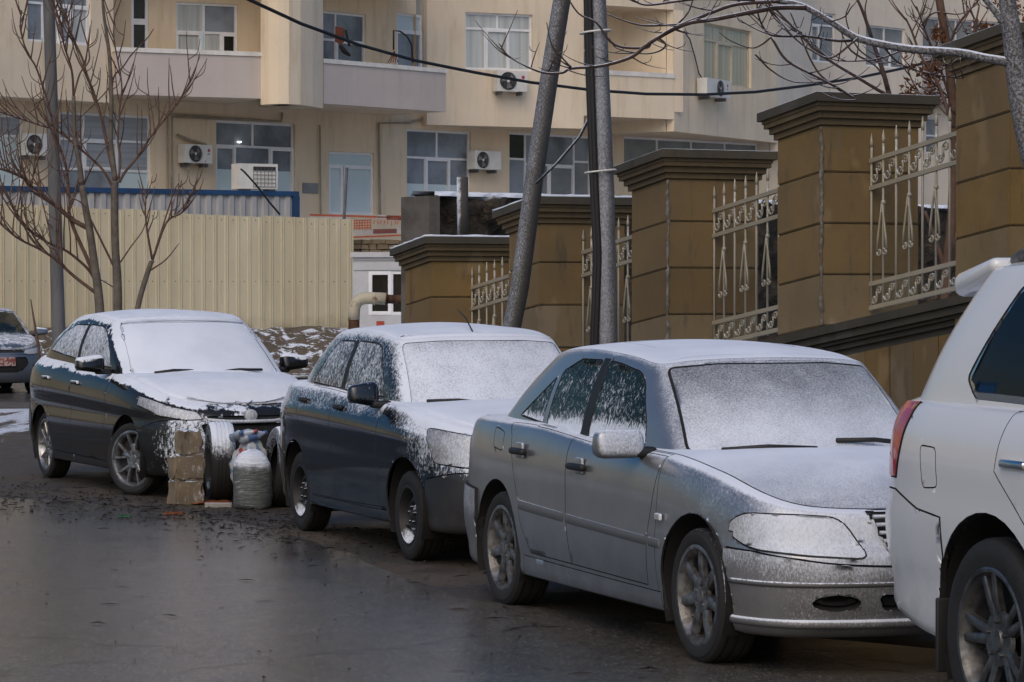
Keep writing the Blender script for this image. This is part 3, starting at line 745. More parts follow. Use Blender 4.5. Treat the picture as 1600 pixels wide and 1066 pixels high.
# ================================================================== dark blue saloon
def blue_saloon():
    root = car_root('saloon_car', 'snow-spattered dark blue saloon on black steel wheels, parked behind the silver saloon', -1.5505, 20.98, .3591, .79)
    b = (.008, .012, .021)
    snowy('blue_paint', b, .07, .0, .0, up=.75, ulo=.3, uhi=.9, front=.85, flo=.05, fhi=.9, wind=(.47, -.86, .2), bias=-.08, spk=70, spec=.4, dirt=.05, soft=.22, grad=(2, .80, .95, -.55, .45), grad2=(0, 1.75, 2.85, 0., .66))
    snowy('blue_wing', b, .07, .0, .0, up=.9, ulo=.3, uhi=.9, front=.5, flo=.2, fhi=.95, wind=(.47, -.86, .2), bias=-.38, spk=62, spec=.4, soft=.22, grad=(0, 2.0, 2.95, 0., .85), grad2=(2, .35, .95, -.35, .35))
    snowy('blue_top', b, .2, .2, .8, up=1.7, ulo=.55, uhi=.92, bias=.02, spk=65, soft=.3)
    snowy('blue_bumper', b, .35, .1, .3, up=1.0, ulo=.15, uhi=.8, front=.75, flo=.35, fhi=1., bias=-.35, spk=55, dirt=.6, grad=(2, .42, .58, -.5, .25))
    snowy('blue_lamp', (.17, .175, .18), .2, 0., .5, up=.7, front=.8, flo=0., fhi=.9, bias=.12, spk=80, soft=.6)
    snowy('blue_mirror', b, .2, .2, .7, up=.3, bias=-.1, spk=60, front=.2)
    snowy('blue_side_glass', (.03, .035, .04), up=0, bias=.52, spk=55, glass=((.35, .40, .40), .4), soft=.22)
    snowy('blue_windscreen', (.03, .035, .04), up=.5, ulo=.05, uhi=.4, bias=.68, spk=90, glass=((.30, .36, .36), .35), soft=.5, grad=(2, 1.3, 1.42, 0., -.22))
    c = build_car(root, dict(prefix='blue', wing_m='blue_wing', snow={'hood': .010, 'roof_skin': .007}, soft_seal={'seal': 'blue_top'}, wb=2.476, arch=(.345, .325), wy=.70, ends=(-.98, 3.30), cowl=1.8, boot=-.4,
        body=dict(
            outline=[(3.30, 0), (3.285, .28), (3.22, .52), (3.10, .67), (2.9, .765), (2.476, .82), (1.9, .835), (1.0, .84), (.2, .835), (-.30, .815), (-.62, .76), (-.84, .66), (-.93, .48), (-.96, .25), (-.965, 0)],
            levels=[dict(z=.21, side=.12, front=.18, rear=.16), dict(z=.225, side=.035, front=.08, rear=.07), dict(z=.33, side=.02, front=.02, rear=.04), dict(z=.45, side=.004, front=0., rear=0.),
                    dict(z=.58, side=-.002, front=.01, rear=0.), dict(z=[(-1, .72), (3.4, .66)], side=.0, front=.05, rear=.02),
                    dict(z=[(-1, .87), (0, .875), (2., .83), (2.8, .79), (3.3, .74)], side=.0, front=.09, rear=.03),
                    dict(z=[(-1, .93), (0, .95), (2., .90), (2.8, .85), (3.3, .80)], side=.028, front=.115, rear=.04),
                    dict(z=[(-1, 1.03), (-.5, 1.05), (.5, 1.045), (1.5, 1.0), (2.1, .975), (2.7, .925), (3.3, .84)], side=.075, front=.17, rear=.09),
                    dict(z=[(-1, 1.06), (-.5, 1.085), (.5, 1.07), (1.5, 1.02), (2.1, .995), (2.7, .945), (3.3, .86)], side=.125, front=.23, rear=.14)],
            vcount=[2, 4, 4, 4, 4, 5, 3, 5, 5], deck_crown=[(-1, 0), (-.6, .02), (1.8, .015), (2.3, .03), (2.8, .04), (3.05, 0.)],
            gh_base=[(2.28, 0, .97), (2.25, .25, .97), (2.18, .48, .97), (2.08, .62, .97), (1.98, .685, .975), (1.5, .715, .99), (.9, .725, 1.01), (.3, .72, 1.04), (-.10, .70, 1.05), (-.36, .635, 1.06), (-.48, .5, 1.06), (-.53, .25, 1.06), (-.54, 0, 1.06)],
            gh_top=[(1.74, 0, 1.425), (1.73, .22, 1.423), (1.70, .43, 1.415), (1.64, .55, 1.405), (1.54, .585, 1.41), (1.3, .595, 1.435), (.85, .60, 1.45), (.45, .595, 1.44), (.25, .575, 1.43), (.10, .53, 1.42), (.02, .42, 1.42), (-.02, .22, 1.42), (-.03, 0, 1.42)],
            gh_bulge=.02, roof_crown=[(-.1, 0), (.2, .02), (.8, .035), (1.2, .03), (1.55, .008), (1.66, 0)]),
        rear_door=[(.02, 1.10), (.03, .92), (.20, .72), (.34, .60), (.36, .45), (.42, .30), (1.03, .30), (.96, .60), (.90, .86), (.885, 1.10)],
        front_door=[(.885, 1.10), (.90, .86), (.96, .60), (1.03, .30), (1.975, .315), (1.95, .75), (1.95, .92), (1.97, 1.04)],
        sill=[(.36, .15), (.40, .292), (2.10, .298), (2.12, .15)],
        front_bumper=[(2.74, .1), (2.80, .42), (2.83, .55), (3.1, .60), (3.5, .60), (3.5, .1)], rear_bumper=[(-1.2, .1), (-1.2, .62), (-.6, .60), (-.33, .55), (-.31, .1)],
        headlight=[(.36, .80), (.38, .635), (.62, .63), (.755, .65), (.775, .80), (.745, .875), (.62, .845)],
        grilles=[('grille', [(-.30, .78), (-.27, .66), (.27, .66), (.30, .78)]), ('air_intake', [(-.45, .44), (-.40, .30), (.40, .30), (.45, .44)])],
        tail_light=[(-1.1, .74), (-1.1, .98), (-.80, .99), (-.76, .74)], fender=[(1.97, .15), (1.95, .75), (1.97, 1.3), (3.6, 1.3), (3.6, .15)],
        windows=[('rear_side', [(.06, 1.085), (.80, 1.06), (.86, 1.40), (.50, 1.40), (.40, 1.36)]), ('trim_b', [(.803, 1.06), (.865, 1.055), (.925, 1.405), (.863, 1.405)]), ('front_side', [(.87, 1.055), (1.72, 1.03), (1.66, 1.14), (1.45, 1.36), (1.35, 1.392), (.93, 1.405)])],
        windscreen=[(-.62, .975), (.62, .975), (.555, 1.395), (.3, 1.412), (-.3, 1.412), (-.555, 1.395)], rear_screen=[(-.5, 1.08), (.5, 1.08), (.46, 1.40), (-.46, 1.40)],
        handles=((1.06, .945, .823), (.18, .965, .815)), hlen=.17, handle_m='trim_black', mirror=(1.83, .885, 1.06), mirror_d=(.13, .21, .165),
        wipers=[((2.22, -.1, 1.005), (2.14, -.54, 1.02))], seats=(1.0, .3, .45, .58, 1.18), tyre=(.291, .18, .186, 'steel', 'tyre_plain', 'rim_steel')))
    MB().tube([(1.55, 0, 1.46), (1.40, 0, 1.56), (1.22, 0, 1.62)], [.006, .005, .003], 6).obj('aerial', 'trim_black', root, True)
    return root

# ================================================================== charcoal saloon under thick snow
def charcoal_saloon():
    root = car_root('saloon_car', 'charcoal saloon with bright twin-spoke alloys, bonnet and windscreen under thick snow', -4.3966, 27.0452, .4405, .81)
    b = (.018, .018, .019)
    snowy('charcoal_paint', b, .08, .0, .0, up=1.1, ulo=.35, uhi=.85, front=1.1, flo=.35, fhi=1., wind=(.55, -.8, .25), bias=-.26, spk=20, spec=.45, dirt=.05, med_amp=1.6, med_scale=2.8, soft=.06, clump=.55, grad=(2, .70, 1.08, -.30, .40))
    snowy('charcoal_top', b, .3, .2, .5, up=2.6, ulo=.2, uhi=.8, bias=.55, spk=30, soft=.3)
    snowy('charcoal_bumper', b, .35, .3, .3, up=1.1, ulo=.1, uhi=.7, front=.8, flo=.0, fhi=.9, bias=-.22, spk=40, soft=.14)
    snowy('charcoal_lamp', (.20, .19, .19), .2, 0., .5, up=.7, front=.7, flo=0., fhi=.9, bias=.15, spk=60, soft=.6)
    snowy('charcoal_mirror', b, .2, .4, .6, up=2.5, ulo=.2, uhi=.5, bias=-.3, spk=30)
    snowy('charcoal_side_glass', (.02, .022, .025), up=0, bias=.72, spk=45, glass=((.3, .34, .34), .4), soft=.3)
    snowy('charcoal_windscreen', (.02, .022, .025), up=1., ulo=.0, uhi=.2, bias=1.2, spk=45, soft=.3)
    c = build_car(root, dict(prefix='charcoal', snow={'hood': .016, 'roof_skin': .008, 'boot_lid': .016}, soft_seal={'seal': 'charcoal_top'}, wb=2.57, arch=(.355, .335), wy=.715, ends=(-.95, 3.42), cowl=2.0, boot=-.3,
        body=dict(
            outline=[(3.45, 0), (3.43, .28), (3.33, .55), (3.17, .71), (2.95, .80), (2.57, .845), (2.0, .86), (1.0, .865), (.2, .865), (-.25, .85), (-.58, .79), (-.80, .67), (-.90, .48), (-.94, .25), (-.95, 0)],
            levels=[dict(z=.19, side=.12, front=.2, rear=.16), dict(z=.205, side=.045, front=.09, rear=.07), dict(z=.30, side=.03, front=.02, rear=.04), dict(z=.43, side=.006, front=0., rear=0.),
                    dict(z=.58, side=.0, front=.01, rear=0.), dict(z=[(-1, .74), (3.5, .66)], side=.012, front=.03, rear=.02),
                    dict(z=[(-1, .88), (0, .87), (2., .80), (3., .74), (3.5, .71)], side=.0, front=.06, rear=.03),
                    dict(z=[(-1, 1.02), (0, 1.03), (1., .99), (2., .955), (2.8, .88), (3.2, .80), (3.5, .755)], side=.035, front=.12, rear=.05),
                    dict(z=[(-1, 1.10), (-.3, 1.13), (.5, 1.13), (1.5, 1.07), (2.2, 1.03), (2.8, .95), (3.2, .85), (3.5, .78)], side=.115, front=.22, rear=.12)],
            vcount=[2, 4, 4, 4, 4, 5, 5, 6], deck_crown=[(-1, 0), (-.5, .03), (2., .01), (2.5, .03), (2.9, .055), (3.12, .05), (3.22, 0.)],
            gh_base=[(2.50, 0, 1.01), (2.47, .28, 1.01), (2.38, .54, 1.01), (2.27, .69, 1.01), (2.14, .75, 1.02), (1.6, .77, 1.05), (.9, .775, 1.09), (.3, .765, 1.11), (-.15, .74, 1.12), (-.45, .66, 1.12), (-.60, .5, 1.12), (-.67, .25, 1.12), (-.69, 0, 1.12)],
            gh_top=[(1.72, 0, 1.49), (1.71, .24, 1.488), (1.68, .46, 1.48), (1.60, .595, 1.47), (1.46, .63, 1.485), (1.2, .642, 1.505), (.75, .645, 1.505), (.4, .63, 1.475), (.15, .60, 1.44), (.0, .55, 1.425), (-.08, .42, 1.43), (-.12, .22, 1.435), (-.13, 0, 1.435)],
            gh_bulge=.03, roof_crown=[(-.2, 0), (.15, .02), (.7, .04), (1.2, .04), (1.5, .012), (1.64, 0)]),
        rear_door=[(-.02, 1.15), (.0, 1.0), (.20, .76), (.33, .60), (.36, .45), (.45, .29), (1.08, .275), (1.04, .60), (1.0, .90), (.98, 1.15)],
        front_door=[(.98, 1.15), (1.0, .90), (1.04, .60), (1.08, .275), (1.98, .265), (2.02, .60), (2.06, .95), (2.08, 1.08)],
        sill=[(.36, .15), (.40, .285), (2.16, .255), (2.18, .15)],
        front_bumper=[(2.80, .1), (2.90, .42), (2.93, .60), (3.15, .66), (3.38, .68), (3.6, .68), (3.6, .1)], rear_bumper=[(-1.2, .1), (-1.2, .70), (-.6, .68), (-.34, .60), (-.31, .1)],
        headlight=[(.40, .67), (.44, .735), (.62, .775), (.765, .845), (.825, .875), (.815, .78), (.72, .70), (.55, .665)],
        grilles=[('grille', [(-.37, .70), (-.36, .655), (.36, .655), (.37, .70)]), ('lower_grille', [(-.42, .63), (-.34, .38), (.34, .38), (.42, .63)])],
        tail_light=[(-1.1, .80), (-1.1, 1.0), (-.72, 1.02), (-.62, .96), (-.70, .80)], fender=[(2.02, .15), (2.06, .95), (2.08, 1.4), (3.7, 1.4), (3.7, .15)],
        windows=[('rear_side', [(-.02, 1.20), (.95, 1.135), (1.0, 1.45), (.62, 1.45), (.30, 1.385)]), ('trim_b', [(.955, 1.135), (1.01, 1.13), (1.06, 1.455), (1.005, 1.455)]), ('front_side', [(1.015, 1.13), (1.93, 1.075), (1.80, 1.24), (1.55, 1.40), (1.40, 1.442), (1.065, 1.455)])],
        windscreen=[(-.68, 1.0), (.68, 1.0), (.59, 1.46), (.3, 1.478), (-.3, 1.478), (-.59, 1.46)], rear_screen=[(-.52, 1.14), (.52, 1.14), (.48, 1.42), (-.48, 1.42)],
        handles=((1.16, .93, .862), (.22, .95, .862)), mirror=(1.93, .955, 1.115), mirror_d=(.17, .25, .16),
        wipers=[((2.42, -.62 + .1, 1.045), (2.40, -.16, 1.06)), ((2.42, .05, 1.045), (2.40, .48, 1.06))], seats=(1.05, .35, .48, .62, 1.22), tyre=(.312, .185, .232, 'twin', 'tyre_plain', 'rim_bright'), steer=R(26)))
    # winged bar and round badge of the grille, under snow
    MB().tube([(3.30, -.40, .70), (3.36, -.36, .668), (3.43, -.2, .655), (3.445, 0, .652), (3.43, .2, .655), (3.36, .36, .668), (3.30, .40, .70)], .016, 8).obj('grille_bar', 'charcoal_lamp', root, True)
    MB().lathe([(3.40, .055), (3.436, .055), (3.444, .045), (3.446, .001)], 20, 'x', (0, 0, .70)).obj('badge', 'charcoal_lamp', root, True)
    return root

# ================================================================== pale blue saloon, far left
def pale_saloon():
    p = gnd(-122, 607); a = R(20)
    root = car_root('saloon_car', 'distant silver-blue saloon with a reddish number plate, at the left edge', p[0], p[1], a, .80)
    b = (.12, .145, .185)
    snowy('pale_paint', b, .22, .4, .7, up=.7, ulo=.5, uhi=.95, bias=-.25, spk=60, dirt=.3, soft=.2)
    snowy('pale_top', b, .22, .4, .7, up=.8, ulo=.5, uhi=.95, bias=-.12, spk=12, soft=.3)
    snowy('pale_bumper', b, .25, .4, .6, up=.3, bias=-.3, spk=60, dirt=.4)
    snowy('pale_mirror', b, .22, .4, .6, up=2.2, ulo=.3, uhi=.8, bias=-.1, spk=40)
    snowy('pale_side_glass', (.02, .03, .03), up=0, bias=-.3, glass=((.3, .38, .36), .5))
    snowy('pale_windscreen', (.02, .03, .03), up=.3, bias=-.2, spk=40, glass=((.3, .38, .36), .45), soft=.3, grad=(2, 1.0, 1.10, .45, 0.))
    c = build_car(root, dict(prefix='pale', wb=2.70, arch=(.37, .34), wy=.73, ends=(-.95, 3.6), cowl=2.1, boot=-.3, lamp_m='lamp_clear',
        body=dict(
            outline=[(3.62, 0), (3.60, .3), (3.50, .56), (3.33, .73), (3.1, .83), (2.7, .875), (2.0, .89), (1.0, .895), (.2, .89), (-.25, .87), (-.62, .81), (-.84, .68), (-.94, .48), (-.98, .25), (-.99, 0)],
            levels=[dict(z=.19, side=.12, front=.2, rear=.16), dict(z=.205, side=.045, front=.09, rear=.07), dict(z=.30, side=.03, front=.02, rear=.04), dict(z=.43, side=.006, front=0., rear=0.),
                    dict(z=.58, side=.0, front=.01, rear=0.), dict(z=[(-1, .74), (3.6, .66)], side=.012, front=.03, rear=.02),
                    dict(z=[(-1, .88), (0, .87), (2., .82), (3., .76), (3.6, .72)], side=.0, front=.06, rear=.03),
                    dict(z=[(-1, 1.0), (0, 1.0), (1., .97), (2., .95), (2.8, .90), (3.3, .82), (3.6, .76)], side=.04, front=.12, rear=.05),
                    dict(z=[(-1, 1.06), (-.3, 1.09), (.5, 1.08), (1.5, 1.04), (2.2, 1.01), (2.8, .95), (3.3, .86), (3.6, .79)], side=.115, front=.22, rear=.12)],
            vcount=[2, 4, 4, 4, 4, 5, 5, 6], deck_crown=[(-1, 0), (-.5, .03), (2., .01), (2.5, .03), (3.0, .05), (3.28, .04), (3.39, 0.)],
            gh_base=[(2.62, 0, .99), (2.59, .28, .99), (2.50, .54, .99), (2.39, .70, .99), (2.26, .765, 1.0), (1.6, .785, 1.03), (.9, .79, 1.05), (.3, .78, 1.07), (-.15, .75, 1.08), (-.45, .67, 1.08), (-.60, .5, 1.08), (-.67, .25, 1.08), (-.69, 0, 1.08)],
            gh_top=[(1.72, 0, 1.42), (1.71, .24, 1.42), (1.68, .46, 1.41), (1.60, .585, 1.40), (1.46, .62, 1.415), (1.2, .632, 1.43), (.75, .635, 1.43), (.4, .62, 1.41), (.15, .59, 1.39), (.0, .54, 1.375), (-.08, .42, 1.38), (-.12, .22, 1.385), (-.13, 0, 1.385)],
            gh_bulge=.03, roof_crown=[(-.2, 0), (.15, .02), (.7, .035), (1.2, .03), (1.5, .01), (1.64, 0)]),
        rear_door=[(-.02, 1.11), (.0, 1.0), (.20, .76), (.33, .60), (.36, .45), (.45, .29), (1.12, .275), (1.08, .60), (1.04, .90), (1.02, 1.11)],
        front_door=[(1.02, 1.11), (1.04, .90), (1.08, .60), (1.12, .275), (2.08, .265), (2.12, .60), (2.16, .95), (2.18, 1.06)],
        front_bumper=[(2.93, .1), (3.03, .42), (3.06, .62), (3.3, .68), (3.8, .68), (3.8, .1)], rear_bumper=[(-1.2, .1), (-1.2, .70), (-.6, .68), (-.36, .60), (-.33, .1)],
        headlight=[(.42, .70), (.44, .755), (.66, .80), (.835, .835), (.845, .76), (.70, .695), (.50, .68)],
        grilles=[('grille', [(-.40, .765), (-.42, .715), (.42, .715), (.40, .765)]), ('lower_grille', [(-.46, .63), (-.50, .52), (-.38, .40), (.38, .40), (.50, .52), (.46, .63)]), ('fog_light', [(.58, .50), (.60, .40), (.78, .42), (.80, .52)]), ('fog_light', [(-.58, .50), (-.60, .40), (-.78, .42), (-.80, .52)])],
        tail_light=[(-1.1, .80), (-1.1, .98), (-.72, 1.0), (-.70, .80)], fender=[(2.12, .15), (2.16, .95), (2.18, 1.4), (3.9, 1.4), (3.9, .15)],
        windows=[('rear_side', [(.05, 1.13), (.98, 1.10), (1.02, 1.385), (.62, 1.385), (.32, 1.33)]), ('front_side', [(1.06, 1.095), (2.02, 1.05), (1.85, 1.20), (1.58, 1.34), (1.42, 1.375), (1.08, 1.388)])],
        windscreen=[(-.70, .99), (.70, .99), (.58, 1.39), (.3, 1.41), (-.3, 1.41), (-.58, 1.39)], rear_screen=[(-.52, 1.10), (.52, 1.10), (.48, 1.37), (-.48, 1.37)],
        handles=((1.2, .90, .89), (.26, .92, .89)), mirror=(2.10, .99, 1.06), mirror_d=(.15, .24, .15), grille_seal='chrome',
        seats=(1.1, .35, .45, .62, 1.15), tyre=(.325, .21, .225, 'twin', 'tyre_plain', 'rim_grey')))
    t = NT('red_plate_print'); n = t.noise(26, 2); t.done(t.bsdf(t.mix(t.ss(n, .45, .58), (.22, .06, .05), (.45, .38, .36)), .5))
    rbox('number_plate', (.02, .52, .15), .006, 'red_plate_print', root, (3.63, 0, .56))
    return root

# ================================================================== white off-roader, cut by the right edge
def white_offroader():
    root = car_root('off_road_car', 'large white off-roader with tinted windows and red tail light, at the right edge', 1.854, 11.10, R(17.5), .95, 'off-roader')
    t = NT('white_paint')
    low = t.ss(t.sep(t.coord())[2], .3, 1.0, 1., 0.); d = t.math('MULTIPLY', low, t.ss(t.noise(5, 5, .65), .25, .8, .05, .55))
    t.done(t.bsdf(t.mix(d, (.70, .72, .74), (.36, .35, .33)), t.fmix(d, .22, .6), 0., .5, .6))
    for q in ('top', 'bumper', 'lamp', 'mirror'): MATS['white_' + q] = MATS['white_paint']
    mat('white_side_glass', (.005, .005, .006), .05, vary=.05, spec=.2); mat('white_windscreen', (.012, .014, .015), .05, vary=.05)
    c = build_car(root, dict(prefix='white', wb=2.85, arch=(.475, .41), wy=.83, ends=(-1.1, 3.8), cowl=2.3, boot=-2., lamp_m='lamp_clear', bumper_lift=.004,
        body=dict(
            outline=[(3.80, 0), (3.78, .35), (3.70, .66), (3.55, .84), (3.3, .93), (2.85, .965), (2.0, .97), (1.0, .975), (.2, .978), (-.4, .975), (-.76, .965), (-1.0, .93), (-1.12, .84), (-1.18, .6), (-1.20, .3), (-1.205, 0)],
            levels=[dict(z=[(-1.1, .42), (-.5, .33), (3.2, .33), (3.8, .38)], side=.14, front=.22, rear=.12), dict(z=[(-1.1, .44), (-.5, .35), (3.2, .35), (3.8, .40)], side=.05, front=.10, rear=.035), dict(z=.55, side=.03, front=.02, rear=.05),
                    dict(z=.66, side=.012, front=.0, rear=.015), dict(z=.80, side=.0, front=.0, rear=0.), dict(z=.93, side=.0, front=.03, rear=.07),
                    dict(z=[(-1, 1.06), (3.8, 1.02)], side=-.002, front=.05, rear=.10), dict(z=[(-1, 1.18), (2.3, 1.14), (3.8, 1.09)], side=.012, front=.09, rear=.13),
                    dict(z=[(-1, 1.27), (2.3, 1.24), (3.8, 1.16)], side=.055, front=.14, rear=.18), dict(z=[(-1, 1.30), (2.3, 1.27), (3.8, 1.19)], side=.11, front=.22, rear=.25)],
            vcount=[2, 4, 4, 4, 4, 4, 4, 5, 5], deck_crown=[(-1, 0), (-.6, .01), (2.3, .02), (2.8, .04), (3.4, .05), (3.6, 0.)],
            gh_base=[(2.62, 0, 1.22), (2.59, .3, 1.22), (2.50, .58, 1.22), (2.38, .76, 1.22), (2.25, .83, 1.22), (1.6, .865, 1.23), (.9, .875, 1.24), (.2, .875, 1.24), (-.45, .878, 1.24), (-.84, .865, 1.24), (-.99, .75, 1.24), (-1.03, .4, 1.24), (-1.05, 0, 1.24)],
            gh_top=[(1.85, 0, 1.83), (1.84, .26, 1.83), (1.80, .50, 1.825), (1.72, .645, 1.82), (1.60, .69, 1.825), (1.3, .705, 1.84), (.8, .715, 1.85), (.3, .715, 1.845), (-.10, .72, 1.835), (-.48, .71, 1.82), (-.64, .56, 1.81), (-.67, .28, 1.81), (-.68, 0, 1.81)],
            gh_bulge=.03, roof_crown=[(-.68, 0), (-.2, .01), (.7, .025), (1.4, .02), (1.7, .005), (1.8, 0)]),
        rear_door=[(.12, 1.30), (.07, 1.05), (.20, .95), (.40, .80), (.52, .62), (.55, .46), (1.10, .46), (1.10, 1.3)],
        front_door=[(1.10, 1.3), (1.10, .46), (2.25, .46), (2.28, .9), (2.30, 1.28)],
        front_bumper=[(3.3, .1), (3.32, .74), (3.6, .80), (4., .80), (4., .1)], rear_bumper=[(-1.5, .1), (-1.5, .93), (-.86, .925), (-.62, .86), (-.40, .84), (-.36, .1)],
        headlight=[(.55, .90), (.56, 1.06), (.90, 1.08), (.90, .92)], grilles=[('grille', [(-.42, 1.10), (-.46, .74), (.46, .74), (.42, 1.10)])],
        tail_light=[(-1.4, .97), (-1.4, 1.285), (-.75, 1.285), (-.76, 1.22), (-.84, 1.0), (-.85, .97)], fender=[(2.28, .15), (2.28, .9), (2.30, 1.6), (4.2, 1.6), (4.2, .15)],
        windows=[('rear_quarter', [(-.40, 1.395), (-.31, 1.315), (.50, 1.30), (.50, 1.78), (.15, 1.78), (-.13, 1.765)]), ('trim_c', [(.505, 1.30), (.57, 1.30), (.57, 1.785), (.505, 1.785)]), ('rear_side', [(.575, 1.30), (1.12, 1.295), (1.12, 1.79), (.575, 1.785)]), ('front_side', [(1.20, 1.295), (2.25, 1.28), (2.0, 1.55), (1.72, 1.77), (1.20, 1.79)])],
        windscreen=[(-.76, 1.24), (.76, 1.24), (.64, 1.81), (-.64, 1.81)], rear_screen=[(-.62, 1.33), (.62, 1.33), (.55, 1.75), (-.55, 1.75)],
        handles=((1.32, 1.085, .982), (.235, 1.085, .982)), hlen=.20, handle_m='chrome', mirror=(2.15, 1.06, 1.33), mirror_d=(.17, .27, .22), seal=.028, seal_m='chrome',
        flap=[(-.60, 1.12), (-.45, 1.115), (-.43, .955), (-.57, .945)], seats=(1.3, .45, .75, .72, 1.50), tyre=(.395, .275, .268, 'split', 'tyre_plain', 'rim_grey')))
    # spoiler over the tailgate, roof rails, rear step, lower grey of the lamps
    rbox('spoiler', (.38, 1.44, .08), .035, 'white_paint', root, (-.64, 0, 1.83), 3, Matrix.Rotation(R(-6), 3, 'Y'), shape=lambda x, y, z: (x - .10 * (abs(y) > .5) * (x < 0) * 0, y, z * (1.25 if x < 0 else .8) - (.045 if (x < 0 and abs(y) > .55) else 0)))
    for sg in (-1, 1):
        MB().tube([(-.42, sg * .63, 1.862), (-.27, sg * .63, 1.915), (.0, sg * .63, 1.93), (.9, sg * .63, 1.935), (1.5, sg * .62, 1.915), (1.62, sg * .62, 1.87)], [.03, .027, .024, .024, .026, .03], 8).obj('roof_rail', 'rim_silver', root, True)
        rbox('mud_flap', (.02, .26, .30), .008, 'trim_black', root, (-.47, sg * .83, .36))
    rbox('rear_step', (.10, 1.5, .10), .03, 'white_paint', root, (-1.12, 0, .50))
    rbox('number_plate', (.015, .52, .11), .004, 'lamp_clear', root, (-1.10, 0, .99))
    return root
# ================================================================== ground and roads
def ground_mats():
    t = NT('mud_ground')
    n1 = t.noise(.9, 6, .65); n2 = t.noise(14, 5, .7); n3 = t.noise(70, 3, .7)
    col = t.mix(t.ss(n1, .35, .65), (.055, .047, .038), (.11, .088, .062)); col = t.mix(t.ss(n2, .45, .75), col, (.035, .031, .027)); col = t.mix(t.ss(n3, .60, .72), col, (.16, .145, .125))
    y = t.sep(t.coord())[1]
    sn = t.noise(.9, 7, .75, stretch=(1.7, .30, 1))
    sf = t.math('MULTIPLY', t.ss(t.math('ADD', sn, t.ss(y, 27., 40., -.16, .07)), .50, .56), t.ss(y, 26.5, 30.))
    sf = t.math('MULTIPLY', sf, t.ss(n2, .3, .55, .5, 1.))
    col = t.mix(sf, col, SNOW)
    nr = t.bump(t.math('ADD', n2, t.math('MULTIPLY', n3, .5)), .05, .7)
    t.done(t.bsdf(col, t.fmix(sf, t.ss(n1, .3, .7, .35, .75), .8), nrm=nr))
    t = NT('wet_asphalt')
    n1 = t.noise(.35, 5, .6); n2 = t.noise(2.6, 5, .65); n3 = t.noise(120, 3, .8); n4 = t.noise(26, 4, .7)
    col = t.mix(t.ss(n1, .35, .68), (.094, .088, .080), (.062, .058, .053)); col = t.mix(t.ss(n2, .5, .78), col, (.09, .084, .076))
    col = t.mix(t.ss(n3, .54, .64), col, (.22, .215, .205)); n7 = t.noise(45, 3, .7, stretch=(1, .35, 1)); col = t.mix(t.ss(n7, .56, .64), col, (.17, .165, .155)); n8 = t.noise(16, 4, .7, stretch=(1, .3, 1)); col = t.mix(t.math('MULTIPLY', t.ss(n8, .56, .66), .6), col, (.025, .023, .021)); col = t.mix(t.ss(n4, .66, .74), col, (.018, .017, .016))
    wet = t.ss(t.math('ADD', t.math('MULTIPLY', n1, .6), t.math('MULTIPLY', n2, .4)), .38, .62)
    rg = t.math('ADD', t.fmix(wet, .20, .07), t.math('MULTIPLY', n4, .10))
    # crack lines
    v = t.n.new('ShaderNodeTexVoronoi'); v.feature = 'DISTANCE_TO_EDGE'; v.inputs['Scale'].default_value = .33
    mp = t.n.new('ShaderNodeMapping'); t.link(t.coord(), mp.inputs[0]); wob = t.n.new('ShaderNodeTexNoise'); wob.inputs['Scale'].default_value = 1.2; wob.inputs['Detail'].default_value = 6
    t.link(t.coord(), wob.inputs[0]); mv = t.n.new('ShaderNodeVectorMath'); mv.operation = 'MULTIPLY_ADD'; t.link(wob.outputs['Color'], mv.inputs[0]); mv.inputs[1].default_value = (1.6, 1.6, 0); t.link(t.coord(), mv.inputs[2])
    t.link(mv.outputs[0], v.inputs['Vector']); crack = t.math('MULTIPLY', t.ss(v.outputs['Distance'], .0, .012, 1., 0.), t.ss(n2, .4, .6))
    col = t.mix(crack, col, (.012, .011, .011))
    nr = t.bump(t.math('SUBTRACT', t.math('ADD', t.math('MULTIPLY', n3, .6), n4), crack), .007, .26)
    t.done(t.bsdf(col, rg, nrm=nr))
    t = NT('bank_soil')
    n1 = t.noise(1.2, 6, .65); n2 = t.noise(9, 5, .7); nz = t.sep(t.normal())[2]
    col = t.mix(t.ss(n1, .35, .65), (.12, .095, .062), (.075, .058, .04)); col = t.mix(t.ss(n2, .5, .7), col, (.17, .14, .09))
    sf = t.ss(t.math('ADD', t.noise(2.4, 6, .75), t.ss(nz, .55, .95, -.1, .08)), .60, .64)
    t.done(t.bsdf(t.mix(sf, col, SNOW), .85, nrm=t.bump(n2, .06, .8)))
def strip(name, poly, z, m, wob=.0, step=.5):
    """flat sheet from an outline; its edge wavers a little"""
    P = []
    for i in range(len(poly)):
        a, b = np.array(poly[i], float), np.array(poly[(i + 1) % len(poly)], float); k = max(1, int(np.hypot(*(b - a)) / step))
        for j in range(min(k, 120)):
            q = a + (b - a) * j / min(k, 120)
            if wob: q = q + np.array([math.sin(q[0] * 2.3 + q[1] * 1.7) + .6 * math.sin(q[0] * 5.1 - q[1] * 4.3), math.cos(q[0] * 1.9 - q[1] * 2.9) + .5 * math.sin(q[0] * 6.3 + q[1] * 3.7)]) * wob
            P.append((q[0], q[1], z))
    bm = bmesh.new(); f = bm.faces.new([bm.verts.new(p) for p in P]); bmesh.ops.triangulate(bm, faces=[f]); bmesh.ops.recalc_face_normals(bm, faces=bm.faces[:])
    if sum(f.normal.z for f in bm.faces) < 0: bmesh.ops.reverse_faces(bm, faces=bm.faces[:])
    return bm_obj(name, bm, m)
